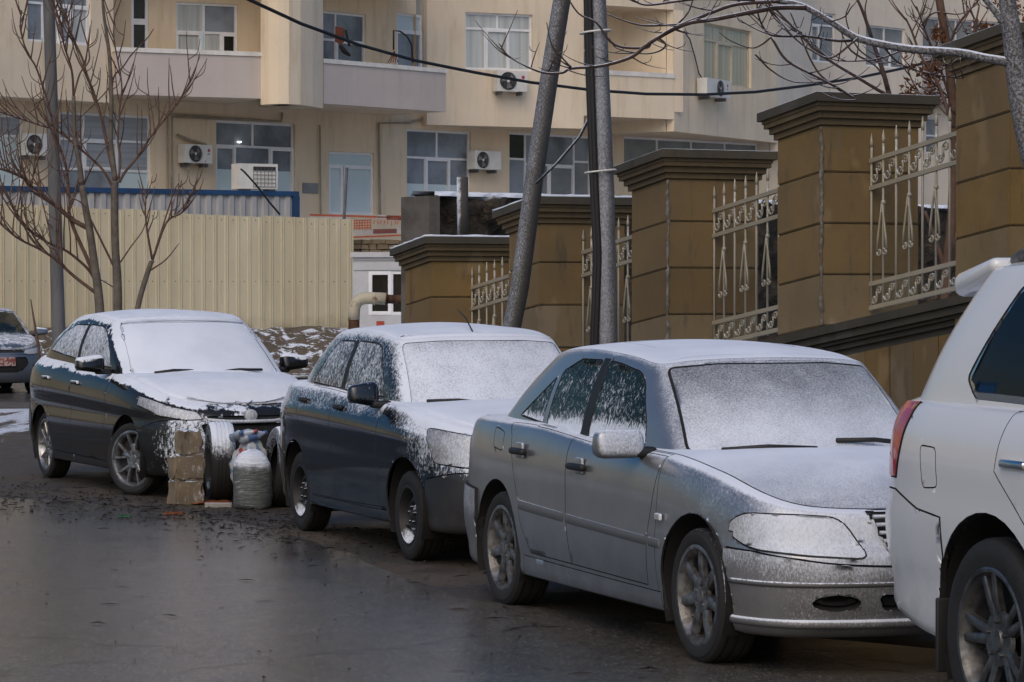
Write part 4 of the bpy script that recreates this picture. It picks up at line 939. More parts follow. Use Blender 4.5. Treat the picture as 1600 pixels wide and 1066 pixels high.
def ground():
    ground_mats()
    structure(mesh_obj('ground', [(-400, -60, 0), (400, -60, 0), (400, 700, 0), (-400, 700, 0)], [(0, 1, 2, 3)], 'mud_ground'))
    e = [gnd(x, y)[:2] for x, y in ((-700, 752), (-200, 768), (60, 781), (250, 797), (430, 828), (560, 868), (700, 935))]
    w = [(2.9, 13.2), (6.5, 6.), (12., -5), (14, -55), (-60, -55), (-60, 22)]
    structure(strip('road', [tuple(p) for p in e] + [(.6, 15.2)] + w, .004, 'wet_asphalt', .05))
    s = [gnd(x, y)[:2] for x, y in ((-900, 642), (-200, 640), (80, 639), (420, 632), (420, 602), (80, 598), (-200, 596), (-900, 592))]
    structure(strip('side_road', [tuple(p) for p in s], .004, 'wet_asphalt', .12))
    # bank below the sheet-metal fence
    nx, ny = 150, 16; v = []; f = []
    for i in range(nx + 1):
        for j in range(ny + 1):
            x = -22 + 27 * i / nx; u = j / ny; y = 56.2 + (x + 10) * .29 + u * 7.2
            z = .03 + .92 * (3 * min(u * 1.45, 1) ** 2 - 2 * min(u * 1.45, 1) ** 3) + .10 * math.sin(x * 1.7 + y) * math.sin(x * .6) * u + random.uniform(-.05, .05) * (u > .05)
            v.append((x, y, z))
    for i in range(nx):
        for j in range(ny): a = i * (ny + 1) + j; f.append((a, a + ny + 1, a + ny + 2, a + 1))
    o = structure(mesh_obj('bank', v, f, 'bank_soil', smooth=True))
    structure(mesh_obj('hill', [(-60, 64, .4), (60, 64 + 12, .4), (60, 84, 3.4), (-60, 66.5, 3.4), (60, 300, 3.6), (-60, 300, 3.6)], [(0, 1, 2, 3), (3, 2, 4, 5)], 'bank_soil'))
ground()

# ================================================================== facade planes
class Facet:
    def __init__(s, pl, dl, pr, dr):
        s.A = at(pl, 459, dl)[:2]; B = at(pr, 459, dr)[:2]; s.L = float(np.hypot(*(B - s.A))); s.e = (B - s.A) / s.L; s.n = np.array([s.e[1], -s.e[0]])
    def p(s, a, off, z): q = s.A + s.e * a + s.n * off; return (q[0], q[1], z)
    def az(s, px, py, off=0.):
        r = ray(px, py); o = s.A + s.n * off; t = (o @ s.n) / (r[:2] @ s.n); w = np.array([0, 0, CAMH]) + r * t
        return float((w[:2] - s.A) @ s.e), float(w[2])
    def rect(s, x0, y0, x1, y1, off=0.):
        a0, z0 = s.az(x0, y1, off); a1, z1 = s.az(x1, y0, off); a0b, z1b = s.az(x0, y0, off); a1b, z0b = s.az(x1, y1, off)
        return (a0 + a0b) / 2, (a1 + a1b) / 2, (z0 + z0b) / 2, (z1 + z1b) / 2
    def box(s, mb, a0, a1, o0, o1, z0, z1): return mb.box(a0, a1, o0, o1, z0, z1, lambda x, y, z: s.p(x, y, z))
    def wall(s, name, m, root, off, a0, a1, z0, z1, holes=(), o=0., thick=.3):
        xs = sorted({a0, a1} | {min(max(h[k], a0), a1) for h in holes for k in (0, 1)}); zs = sorted({z0, z1} | {min(max(h[k], z0), z1) for h in holes for k in (2, 3)})
        mb = MB()
        inh = lambda x, z: any(h[0] < x < h[1] and h[2] < z < h[3] for h in holes)
        for i in range(len(xs) - 1):
            for j in range(len(zs) - 1):
                if not inh((xs[i] + xs[i + 1]) / 2, (zs[j] + zs[j + 1]) / 2):
                    mb.add([s.p(xs[i], o, zs[j]), s.p(xs[i + 1], o, zs[j]), s.p(xs[i + 1], o, zs[j + 1]), s.p(xs[i], o, zs[j + 1])], [(0, 1, 2, 3)])
        for h in holes:      # reveals
            c = [(max(h[0], a0), max(h[2], z0)), (min(h[1], a1), max(h[2], z0)), (min(h[1], a1), min(h[3], z1)), (max(h[0], a0), min(h[3], z1))]
            for k in range(4):
                p, q = c[k], c[(k + 1) % 4]; mb.add([s.p(p[0], o, p[1]), s.p(p[0], o - thick, p[1]), s.p(q[0], o - thick, q[1]), s.p(q[0], o, q[1])], [(0, 1, 2, 3)])
        # sides, top, bottom of the slab
        for (p, q) in (((a0, z0), (a0, z1)), ((a1, z0), (a1, z1)), ((a0, z0), (a1, z0)), ((a0, z1), (a1, z1))):
            mb.add([s.p(p[0], o, p[1]), s.p(q[0], o, q[1]), s.p(q[0], o - thick, q[1]), s.p(p[0], o - thick, p[1])], [(0, 1, 2, 3)])
        return mb.obj(name, m, root, off=off)
def window(s, root, off, r, panes, o=-.12, bar=.055, frame='pvc', name='window', proud=.05):
    """frame with bars round every pane; panes = (u0,u1,v0,v1,kind[,sash])"""
    a0, a1, z0, z1 = r; W, Hh = a1 - a0, z1 - z0; mb = MB(); ps = []
    s.box(mb, a0, a0 + bar, o, o + proud, z0, z1); s.box(mb, a1 - bar, a1, o, o + proud, z0, z1)
    s.box(mb, a0 + bar, a1 - bar, o, o + proud, z0, z0 + bar); s.box(mb, a0 + bar, a1 - bar, o, o + proud, z1 - bar, z1)
    for p in panes:
        u0, u1, v0, v1, kind = p[:5]; sash = len(p) > 5
        x0, x1, y0, y1 = a0 + u0 * W, a0 + u1 * W, z0 + v0 * Hh, z0 + v1 * Hh; b = bar * (.5 if not sash else 1.25); pr = proud - .004 if not sash else proud + .02
        for q in ((x0, x0 + b, y0, y1), (x1 - b, x1, y0, y1), (x0 + b, x1 - b, y0, y0 + b), (x0 + b, x1 - b, y1 - b, y1)): s.box(mb, q[0], q[1], o + .004, o + pr, q[2], q[3])
        ps.append((x0 + b, x1 - b, y0 + b, y1 - b, kind))
    w = mb.obj(name, frame, root, off=off)
    for x0, x1, y0, y1, kind in ps:
        parts = [(y0, y1, kind)]
        if kind == 'half': ym = y0 + (y1 - y0) * .52; parts = [(y0, ym, 'frost'), (ym, y1, 'glass')]
        for ya, yb, k in parts:
            m2 = MB(); s.box(m2, x0 + .001, x1 - .001, o + .006, o + .014, ya, yb); m2.obj('pane', 'pane_' + k, w, off=off)
    return w
def building_mats():
    def stucco(name, c, c2, streak=.7):
        t = NT(name); n1 = t.noise(.5, 5, .6); n2 = t.noise(3.6, 6, .72, stretch=(1, 1, .10)); n3 = t.noise(40, 3, .7)
        col = t.mix(t.ss(n1, .3, .7), c, tuple(x * .88 for x in c)); col = t.mix(t.math('MULTIPLY', t.ss(n2, .48, .76), streak), col, c2)
        n4 = t.noise(.9, 6, .75, stretch=(1, 1, .35)); col = t.mix(t.math('MULTIPLY', t.ss(n4, .58, .72), .45), col, c2)
        t.done(t.bsdf(col, .85, nrm=t.bump(n3, .01, .25)))
    stucco('stucco_cream', (.82, .70, .53), (.56, .44, .27)); stucco('stucco_lilac', (.56, .505, .47), (.39, .33, .28), .4); stucco('stucco_white', (.80, .72, .60), (.52, .45, .34), .4); stucco('stucco_lower', (.82, .675, .48), (.44, .34, .21), .45)
    mat('pvc', (.84, .85, .86), .4, vary=.04); mat('pvc_cream', (.55, .50, .38), .45, vary=.06); mat('coping_white', (.75, .74, .70), .7, vary=.08)
    mat('pane_glass', (.27, .31, .36), .06, vary=.25, scale=.8); mat('pane_dark', (.018, .02, .022), .07, vary=.2); mat('pane_frost', (.60, .72, .74), .35, vary=.05, scale=.7)  # pane_glass: grey-blue base colour paints in the sky's reflection
    mat('pane_curtain', (.55, .585, .58), .12, vary=.13, scale=9, stretch=(1, 1, .03)); mat('pane_blind', (.37, .395, .43), .2, vary=.12, scale=14, stretch=(.03, .03, 1)); mat('pane_cream', (.50, .47, .35), .12, vary=.12, scale=7, stretch=(1, 1, .03)); mat('pane_grey', (.27, .29, .30), .1, vary=.12, scale=1.2)
    mat('ac_white', (.72, .72, .68), .5, vary=.07, scale=3); mat('ac_dark', (.035, .036, .037), .6, vary=.2); mat('logo_red', (.45, .05, .12), .5, vary=.02); mat('logo_grey', (.25, .25, .27), .5, vary=.02)
    mat('steel_grey', (.16, .16, .16), .5, .4, vary=.2); mat('cable_black', (.012, .012, .013), .6, vary=.1); mat('conduit', (.36, .31, .235), .6, vary=.1)
    mat('lamp_lit', (1, 1, 1), .5, emit=(1, .98, .95), estr=1.6)
building_mats()

def ac_unit(s, px0, py0, px1, py1, o, label, fan=.36, logo=True, hood=False, feet=False):
    """outdoor air-conditioner hung on a facade plane"""
    a0, a1, z0, z1 = s.rect(px0, py0, px1, py1, o); w, h = a1 - a0, z1 - z0
    base = s.p((a0 + a1) / 2, o - .15, z0); root = thing('air_conditioner', label, 'air conditioner', base, group='air conditioners on the apartment block'); off = base
    mb = MB(); s.box(mb, a0, a1, o - .30, o, z0, z1); b = mb.obj('casing', 'ac_white', root, off=off)
    ca, cz, r = a0 + w * fan, (z0 + z1) / 2, min(h * .43, w * .36)
    P = lambda r_, an, d: s.p(ca + r_ * math.cos(an), d, cz + r_ * math.sin(an))
    n = 28; v = [s.p(ca, o + .004, cz)] + [P(r, 2 * math.pi * k / n, o + .004) for k in range(n)]
    mesh_obj('fan_well', v, [(0, k + 1, (k + 1) % n + 1) for k in range(n)], 'ac_dark', root, off=off)
    g = MB()
    for q in (1.02, .78, .54, .30): g.tube([P(r * q, 2 * math.pi * k / 20, o + .02) for k in range(21)], .006, 4, False)
    for k in range(8): g.tube([P(r * .12, k * math.pi / 4, o + .02), P(r * 1.02, k * math.pi / 4, o + .02)], .004, 4)
    g.obj('fan_grille', 'steel_grey', root, off=off)
    bl = MB()
    for k in range(3):
        an = k * 2 * math.pi / 3 + .4; bl.add([P(r * .15, an - .3, o + .008), P(r * .9, an - .1, o + .008), P(r * .9, an + .75, o + .014), P(r * .15, an + .5, o + .012)], [(0, 1, 2, 3)])
    bl.obj('fan_blades', 'logo_grey', root, off=off)
    hb = MB(); hb.add([s.p(ca, o + .024, cz)] + [P(r * .17, 2 * math.pi * k / 12, o + .022) for k in range(12)], [(0, k + 1, (k + 1) % 12 + 1) for k in range(12)]); hb.obj('hub', 'ac_white', root, off=off)
    if logo:
        lx, lz, lr = a0 + w * .86, z0 + h * .70, h * .09
        mesh_obj('badge', [s.p(lx, o + .005, lz)] + [s.p(lx + lr * math.cos(2 * math.pi * k / 16), o + .004, lz + lr * math.sin(2 * math.pi * k / 16)) for k in range(16)], [(0, k + 1, (k + 1) % 16 + 1) for k in range(16)], 'logo_red', root, off=off)
        m2 = MB(); s.box(m2, lx - lr * .9, lx + lr * .9, o + .001, o + .004, lz - lr * 2.6, lz - lr * 1.8); m2.obj('lettering', 'logo_grey', root, off=off)
    for q in (.12, .80):
        m2 = MB(); s.box(m2, a0 + w * q, a0 + w * q + .05, o - .34, o - .02, z0 - .09, z0 - .002); m2.obj('bracket', 'steel_grey', root, off=off)
    return root

def apartment():
    base = at(700, 459, 74); base[2] = 3.4
    root = thing('apartment_building', 'cream apartment block with lilac balconies and white framed windows, behind the sheet-metal fence', 'building', base); off = base
    TOP = 19.
    # --- ground floor, set back
    G = Facet(340, 68.6, 1185, 82.2); gl = G.az(-120, 300)[0]; gr = G.az(1222, 300)[0]
    spec = [((-60, 178, 38, 296), [(0, 1, .72, 1, 'blind'), (0, 1, 0, .72, 'frost')]),
            ((94, 178, 237, 300), [(0, .27, .66, 1, 'blind'), (.27, .64, .66, 1, 'blind'), (.64, 1, .66, 1, 'blind'), (0, .27, .28, .66, 'blind'), (.27, .64, .28, .66, 'blind', 1), (.64, 1, .28, .66, 'blind'), (0, .27, 0, .28, 'glass'), (.27, .64, 0, .28, 'glass'), (.64, 1, 0, .28, 'frost')]),
            ((338, 191, 461, 305), [(0, .48, .66, 1, 'glass'), (.48, 1, .66, 1, 'glass'), (0, .26, 0, .66, 'half', 1), (.26, .70, 0, .66, 'half'), (.70, 1, 0, .66, 'half', 1)]),
            ((514, 238, 585, 336), [(0, 1, .78, 1, 'frost'), (.02, .34, 0, .78, 'frost', 1), (.36, 1, 0, .78, 'frost', 1)]),
            ((636, 204, 736, 332), [(0, .49, .66, 1, 'glass'), (.49, 1, .66, 1, 'glass'), (0, .31, 0, .66, 'half'), (.31, .69, 0, .66, 'half', 1), (.69, 1, 0, .66, 'half')]),
            ((796, 210, 925, 330), [(0, .21, .66, 1, 'dark'), (.21, .80, .60, 1, 'glass'), (.80, 1, .66, 1, 'glass'), (0, .21, 0, .66, 'glass'), (.21, .49, 0, .60, 'grey'), (.49, .80, 0, .60, 'grey', 1), (.80, 1, 0, .66, 'grey')]),
            ((975, 219, 1186, 290), [(0, .25, 0, 1, 'grey'), (.25, .5, 0, 1, 'grey'), (.5, .75, 0, 1, 'grey'), (.75, 1, 0, 1, 'grey')])]
    rs = [(G.rect(*q[0]), q[1]) for q in spec]
    G.wall('wall', 'stucco_lower', root, off, gl, gr, 2.6, 6.6, [r for r, _ in rs], 0., .25)
    for k, (r, pn) in enumerate(rs): window(G, root, off, r, pn, name='door' if k == 3 else 'window')
    # lamp alight behind the third window
    a, z = G.az(372, 221, -.10); m = MB(); m.lathe([(0, .001), (.0, .06), (-.03, .05), (-.05, .001)], 12, 'z', G.p(a, -.05, z)); m.obj('ceiling_lamp', 'lamp_lit', root, off=off)
    for pts, rad in (([(262, 300), (262, 178), (410, 188)], .025), ([(269, 300), (269, 183), (440, 190), (441, 176)], .025), ([(501, 335), (500, 196)], .022), ([(594, 340), (592, 193), (640, 192), (672, 180), (678, 172)], .03)):
        MB().tube([G.p(*(lambda q: (q[0], .06, q[1]))(G.az(x, y, .06))) for x, y in pts], rad, 6).obj('conduit', 'conduit', root, off=off)
    a0, a1, z0, z1 = G.rect(473, 286, 497, 302, .02); m = MB(); G.box(m, a0, a1, .002, .03, z0, z1); m.obj('name_plate', 'pane_grey', root, off=off)
    # --- upper walls: thick slabs whose undersides make the overhang
    def upper(f, zb, a0, a1, wins, m='stucco_cream', thick=5.5, zt=TOP, o=0., name='wall'):
        rs = [(f.rect(*q[0]), q[1], q[2] if len(q) > 2 else 'pvc') for q in wins]
        f.wall(name, m, root, off, a0, a1, zb, zt, [r for r, _, _ in rs], o, .22)
        for r, pn, fr in rs: window(f, root, off, r, pn, o=o - .12, frame=fr)
        mb = MB(); f.box(mb, a0 + .002, a1 - .002, o - thick, o - .24, zb + .001, zt); mb.obj('floor_slab', m, root, off=off)
    U1 = Facet(0, 63.2, 178, 65.5)
    upper(U1, 6.06, U1.az(-150, 100)[0], U1.L, [((43, -30, 142, 68), [(0, .27, 0, .62, 'glass'), (.27, .52, 0, .62, 'curtain'), (.52, .70, 0, .62, 'glass', 1), (.70, 1, 0, .62, 'curtain', 1), (0, .5, .62, 1, 'glass'), (.5, 1, .62, 1, 'glass')])])
    def balcony(f, tops, bots, wins, depth, zceil, cop=.10, left=None):
        zt = np.mean([f.az(x, y)[1] for x, y in tops]); zb = np.mean([f.az(x, y)[1] for x, y in bots])
        mb = MB(); f.box(mb, 0, f.L, -.16, 0, zb, zt); p = mb.obj('balcony', 'stucco_lilac', root, off=off)
        mb = MB(); f.box(mb, -.02, f.L + .02, -.20, .035, zt, zt + cop); mb.obj('coping', 'coping_white', p, off=off)
        mb = MB(); f.box(mb, 0, f.L, -depth - 4, -.161, zb + .002, zb + .2); mb.obj('floor_slab', 'stucco_cream', p, off=off)
        mb = MB(); f.box(mb, f.L - .16, f.L, -depth, -.161, zb + .201, zt - .002); mb.obj('side_parapet', 'stucco_lilac', p, off=off)
        mb = MB(); f.box(mb, 0, .16, -depth, -.161, zb + .201, zt - .002); mb.obj('side_parapet', 'stucco_lilac', p, off=off)
        rs = [(f.rect(*q[0], -depth), q[1]) for q in wins]
        f.wall('balcony_wall', 'stucco_lower', root, off, -1.0, f.L + .6, zb + .2, TOP, [r for r, _ in rs], -depth, .2)
        for r, pn in rs: window(f, root, off, r, pn, o=-depth - .1)
        mb = MB(); f.box(mb, 0, f.L, -depth, .0, zceil, zceil + .18); mb.obj('balcony_ceiling', 'stucco_cream', root, off=off)
        mb = MB(); f.box(mb, 0, f.L, -.16, 0, zceil + .181, zceil + 1.35); mb.obj('upper_balcony', 'stucco_lilac', root, off=off)
    B1 = Facet(181, 65.3, 408, 66.7)
    balcony(B1, [(190, 82), (400, 87)], [(190, 148), (405, 154)], [((205, -25, 232, 84), [(0, 1, .46, 1, 'dark', 1), (0, 1, 0, .46, 'dark', 1)]), ((275, 5, 371, 84), [(0, .46, .42, 1, 'curtain'), (.46, 1, .42, 1, 'glass'), (0, .42, 0, .42, 'curtain', 1), (.46, .74, 0, .42, 'curtain'), (.74, 1, 0, .42, 'dark', 1)])], 1.3, 9.3)
    bay = [(408, 66.7), (420, 66.5), (436, 66.38), (452, 66.42), (470, 66.68), (489, 67.25), (505, 68.0)]
    for k in range(6):
        f = Facet(bay[k][0], bay[k][1], bay[k + 1][0], bay[k + 1][1]); upper(f, 6.10, 0, f.L, [], thick=.7)
    B2 = Facet(506, 68.05, 697, 71.2)
    balcony(B2, [(515, 98), (690, 115)], [(508, 160), (695, 177)], [((505, 20, 572, 100), [(0, .32, .45, 1, 'glass'), (.32, 1, .45, 1, 'glass'), (0, .32, 0, .45, 'glass'), (.32, 1, 0, .45, 'glass', 1)]), ((620, 22, 661, 112), [(0, 1, .70, 1, 'frost'), (0, 1, 0, .70, 'glass', 1)])], 1.6, 9.15)
    U3 = Facet(690, 73., 912, 74.6)
    upper(U3, 6.0, -.4, U3.L, [((727, 21, 832, 110), [(0, .49, .72, 1, 'curtain'), (.49, 1, .72, 1, 'curtain'), (0, .31, 0, .72, 'curtain'), (.31, .66, 0, .72, 'curtain', 1), (.66, 1, 0, .72, 'curtain')])])
    L = Facet(912, 74.6, 1053, 76.2)
    z1 = np.mean([L.az(x, y)[1] for x, y in ((925, 116), (1045, 122))]); zb = np.mean([L.az(x, y)[1] for x, y in ((952, 182), (1050, 187))]); zc = L.az(1000, 12)[1]
    mb = MB(); L.box(mb, 0, L.L, -.2, -.001, zb, z1); p = mb.obj('balcony', 'stucco_cream', root, off=off)
    mb = MB(); L.box(mb, 0, L.L, -.24, .03, z1, z1 + .12); mb.obj('coping', 'coping_white', p, off=off)
    mb = MB(); L.box(mb, 0, L.L, -5., -.201, zb + .002, zb + .2); mb.obj('floor_slab', 'stucco_cream', p, off=off)
    mb = MB(); L.box(mb, 0, L.L, -.2, -.001, zc, TOP); mb.obj('wall', 'stucco_cream', root, off=off)
    mb = MB(); L.box(mb, 0, L.L, -1.5, -.201, zc, zc + .2); mb.obj('balcony_ceiling', 'stucco_cream', root, off=off)
    rs = [(L.rect(880, 22, 934, 116, -1.4), [(0, 1, .4, 1, 'glass'), (0, 1, 0, .4, 'glass')]), (L.rect(971, 47, 1011, 122, -1.4), [(0, .35, 0, 1, 'curtain'), (.35, 1, 0, 1, 'dark', 1)])]
    L.wall('balcony_wall', 'stucco_lower', root, off, -.5, L.L + .4, zb + .2, TOP, [r for r, _ in rs], -1.4, .2)
    for r, pn in rs: window(L, root, off, r, pn, o=-1.5)
    mb = MB(); L.box(mb, L.L - .02, L.L + .3, -1.4, -.001, zb + .2, zc); mb.obj('return_wall', 'stucco_cream', root, off=off)
    U4 = Facet(1053, 76.2, 1214, 82.)
    upper(U4, 6.02, 0, U4.L, [((1100, 42, 1174, 133), [(0, .47, .72, 1, 'cream'), (.47, 1, .72, 1, 'cream'), (0, .31, 0, .72, 'cream'), (.31, .64, 0, .72, 'cream', 1), (.64, 1, 0, .72, 'cream')], 'pvc_cream')])
    W1 = Facet(1214, 82., 1268, 85.); upper(W1, 5.7, 0, W1.L, [], 'stucco_white'); W1.wall('wall', 'stucco_white', root, off, 0, W1.L, 2.6, 5.7, [], -.6, .2)
    # things on it
    A = ac_unit
    A(G, 40, 209, 77, 243, .36, 'air conditioner at far left of the block, beside the window behind the grey pole', logo=False)
    A(G, 290, 226, 332, 255, .36, 'air conditioner with red badge on the ground-floor wall, under a slanting pipe')
    A(G, 742, 236, 783, 265, .36, 'air conditioner on the ground-floor wall between two tall windows, near the leaning pole', fan=.30, logo=False)
    A(U3, 777, 111, 824, 143, .36, 'air conditioner hung directly below the wide upstairs window left of the leaning pole')
    A(U4, 1105, 124, 1142, 152, .36, 'air conditioner with pink badge below the cream framed upstairs window', fan=.55)
    tag(MB().tube([G.p(*(lambda q: (q[0], .12, q[1]))(G.az(x, y, .12))) for x, y in ((277, 211), (300, 220), (322, 226))], .035, 8).obj('pipe', 'conduit'), 'slanting cream pipe over the badged ground-floor air conditioner', 'pipe')
    tag(MB().tube([U4.p(*(lambda q: (q[0], .08, q[1]))(U4.az(x, y, .08))) for x, y in ((1069, 49), (1078, 62), (1086, 90), (1092, 115), (1104, 133))], .018, 6).obj('cable', 'cable_black'), 'loose grey cable hanging to the air conditioner below the cream window', 'cable')
    # washing and a hanging-chair frame on the second balcony
    fp = lambda x, y, o: B2.p(*(lambda q: (q[0], o, q[1]))(B2.az(x, y, o)))
    mat('cloth_rust', (.20, .055, .025), .9, vary=.15); mat('cloth_black', (.02, .02, .022), .9, vary=.1)
    v = [fp(x, y, -.3) for x, y in ((524, 41), (536, 44), (536, 66), (531, 69), (523, 65))]; v2 = [(p[0] + .02, p[1] + .05, p[2]) for p in v]
    tag(mesh_obj('towel', v + v2, [(0, 1, 2, 3, 4), (9, 8, 7, 6, 5)] + [(i, (i + 1) % 5, (i + 1) % 5 + 5, i + 5) for i in range(5)], 'cloth_rust'), 'rust-red towel hung out on the second balcony', 'towel')
    m = MB().tube([fp(x, y, -.3) for x, y in ((540, 47), (543, 60), (546, 72))], .03, 6); m.tube([fp(x, y, -.3) for x, y in ((532, 72), (538, 80), (547, 87))], [.05, .07, .03], 6); tag(m.obj('garment', 'cloth_black', smooth=True), 'black garment dangling beside the rust-red towel', 'clothing')
    m = MB().tube([fp(x, y, -.5) for x, y in ((615, 78), (615, 48), (625, 49), (636, 57), (643, 70), (645, 98))], .022, 6); hc = m.obj('hanging_chair', 'cable_black', smooth=True); tag(hc, 'black curved hanging-chair stand on the second balcony', 'chair')
    m = MB()
    for k in range(5): m.tube([fp(616, 80, -.5), fp(606 + k * 4, 98, -.5 - .1 * (k % 2))], .012, 5)
    m.obj('basket', 'cloth_rust', hc)
apartment()

def far_block():
    base = at(1400, 459, 92); base[2] = 2.5; off = base
    root = thing('apartment_building', 'pale distant apartment block seen over the wall at the upper right', 'building', base)
    for f, o_w in ((Facet(1266, 88, 1440, 92), [((1269, 20, 1306, 98), [(0, .36, 0, .75, 'grey', 1), (.36, 1, 0, .75, 'grey'), (0, 1, .75, 1, 'glass')]), ((1353, 42, 1415, 106), [(0, .5, .62, 1, 'grey'), (.5, 1, .62, 1, 'grey'), (0, .33, 0, .62, 'grey'), (.33, .66, 0, .62, 'grey', 1), (.66, 1, 0, .62, 'grey')])]),
                   (Facet(1436, 97, 1680, 101), [((1442, 32, 1600, 96), [(k / 6, (k + 1) / 6, 0, 1, 'grey') for k in range(6)]), ((1447, 184, 1466, 240), [(0, 1, .5, 1, 'glass'), (0, 1, 0, .5, 'glass')]), ((1496, 188, 1530, 240), [(0, .5, 0, 1, 'grey'), (.5, 1, 0, 1, 'grey')])])):
        rs = [(f.rect(*q[0]), q[1]) for q in o_w]
        f.wall('wall', 'stucco_white', root, off, 0, f.L, 2., 18, [r for r, _ in rs], 0, .2)
        for r, pn in rs: window(f, root, off, r, pn)
        mb = MB(); f.box(mb, .002, f.L - .002, -6, -.25, 2., 18); mb.obj('floor_slab', 'stucco_white', root, off=off)
    f = Facet(1436, 97, 1680, 101); a0, a1, z0, z1 = f.rect(1436, 96, 1650, 165, .6); mb = MB(); f.box(mb, a0, a1, .001, .6, z0, z1); p = mb.obj('balcony', 'stucco_lilac', root, off=off)
far_block()
mat('snow_plain', SNOW, .8, vary=.04, bump=.25, bscale=60)
# ================================================================== sheet-metal fence, container, cabin, pipe
def fence():
    t = NT('sheet_cream'); n1 = t.noise(1.1, 5, .65, stretch=(1, 1, .35)); n2 = t.noise(5, 5, .7, stretch=(1, 1, .10))
    col = t.mix(t.ss(n1, .35, .7), (.60, .545, .395), (.52, .465, .325)); col = t.mix(t.math('MULTIPLY', t.ss(n2, .58, .74), .55), col, (.33, .28, .15)); n3 = t.noise(1.7, 6, .72); col = t.mix(t.math('MULTIPLY', t.ss(n3, .60, .74), .5), col, (.30, .26, .13))
    rv = t.rand(); col = t.mix(t.math('MULTIPLY', rv, .35), col, (.40, .345, .215)); z = t.sep(t.coord())[2]; mud = t.math('MULTIPLY', t.ss(t.math('SUBTRACT', z, t.math('MULTIPLY', t.noise(2.5, 5, .7), .9)), -.35, .35, 1., 0.), .7); col = t.mix(mud, col, (.16, .125, .075)); n9 = t.noise(9, 5, .75, stretch=(1, 1, .06)); col = t.mix(t.math('MULTIPLY', t.ss(n9, .66, .74), .6), col, (.20, .10, .04))
    t.done(t.bsdf(col, .5, 0., .4, 0., t.bump(t.noise(1.6, 2, .5), .05, .35)))
    mat('screw_rust', (.10, .05, .025), .7)
    f = Facet(0, 61.2, 550, 64.6); a0 = -30.; a1 = f.L
    base = f.p((a0 + a1) / 2, 0, .5); root = thing('sheet_metal_fence', 'tall cream corrugated sheet-metal fence with stained ribs behind the bare shrub', 'fence', base)
    zt = lambda a: f.az(0, 319)[1] + (f.az(550, 345)[1] - f.az(0, 319)[1]) * a / f.L
    n = int((a1 - a0) / 1.03); w = (a1 - a0) / n
    for k in range(n):
        s0 = a0 + k * w; ribs = 4; P = []; dz = random.uniform(-.02, .03); do = random.uniform(0, .012) + (.012 if k % 2 else 0)
        for r in range(ribs):
            b = s0 + r * w / ribs; q = w / ribs
            P += [(b, 0), (b + q * .56, 0), (b + q * .62, .018), (b + q * .70, .018), (b + q * .745, .008), (b + q * .79, .018), (b + q * .87, .018), (b + q * .93, 0)]
        P.append((s0 + w + .03, 0))
        v = []; fc = []
        for a, o in P: v += [f.p(a, o + do, .35), f.p(a, o + do, zt(a) + dz), ]
        for i in range(len(P) - 1): fc.append((2 * i, 2 * i + 2, 2 * i + 3, 2 * i + 1))
        sh = mesh_obj('fence_sheet', v, fc, 'sheet_cream', root, off=base)
        m = MB()
        for r in range(ribs):
            for z in (.9, 2.0, zt(s0) - .12): m.lathe([(0, .012), (.01, .001)], 6, 'y', f.p(s0 + (r + .3) * w / ribs, do + .01, z))
        m.obj('screws', 'screw_rust', sh, off=base)
    for k in range(16):
        a = a0 + (a1 - a0) * (k + .5) / 16; m = MB(); f.box(m, a, a + .06, -.08, -.02, .3, zt(a) - .05); m.obj('post', 'steel_grey', root, off=base)
    for z in (1.0, 2.9): m = MB(); f.box(m, a0, a1, -.018, -.002, z, z + .05); m.obj('rail', 'steel_grey', root, off=base)
fence()
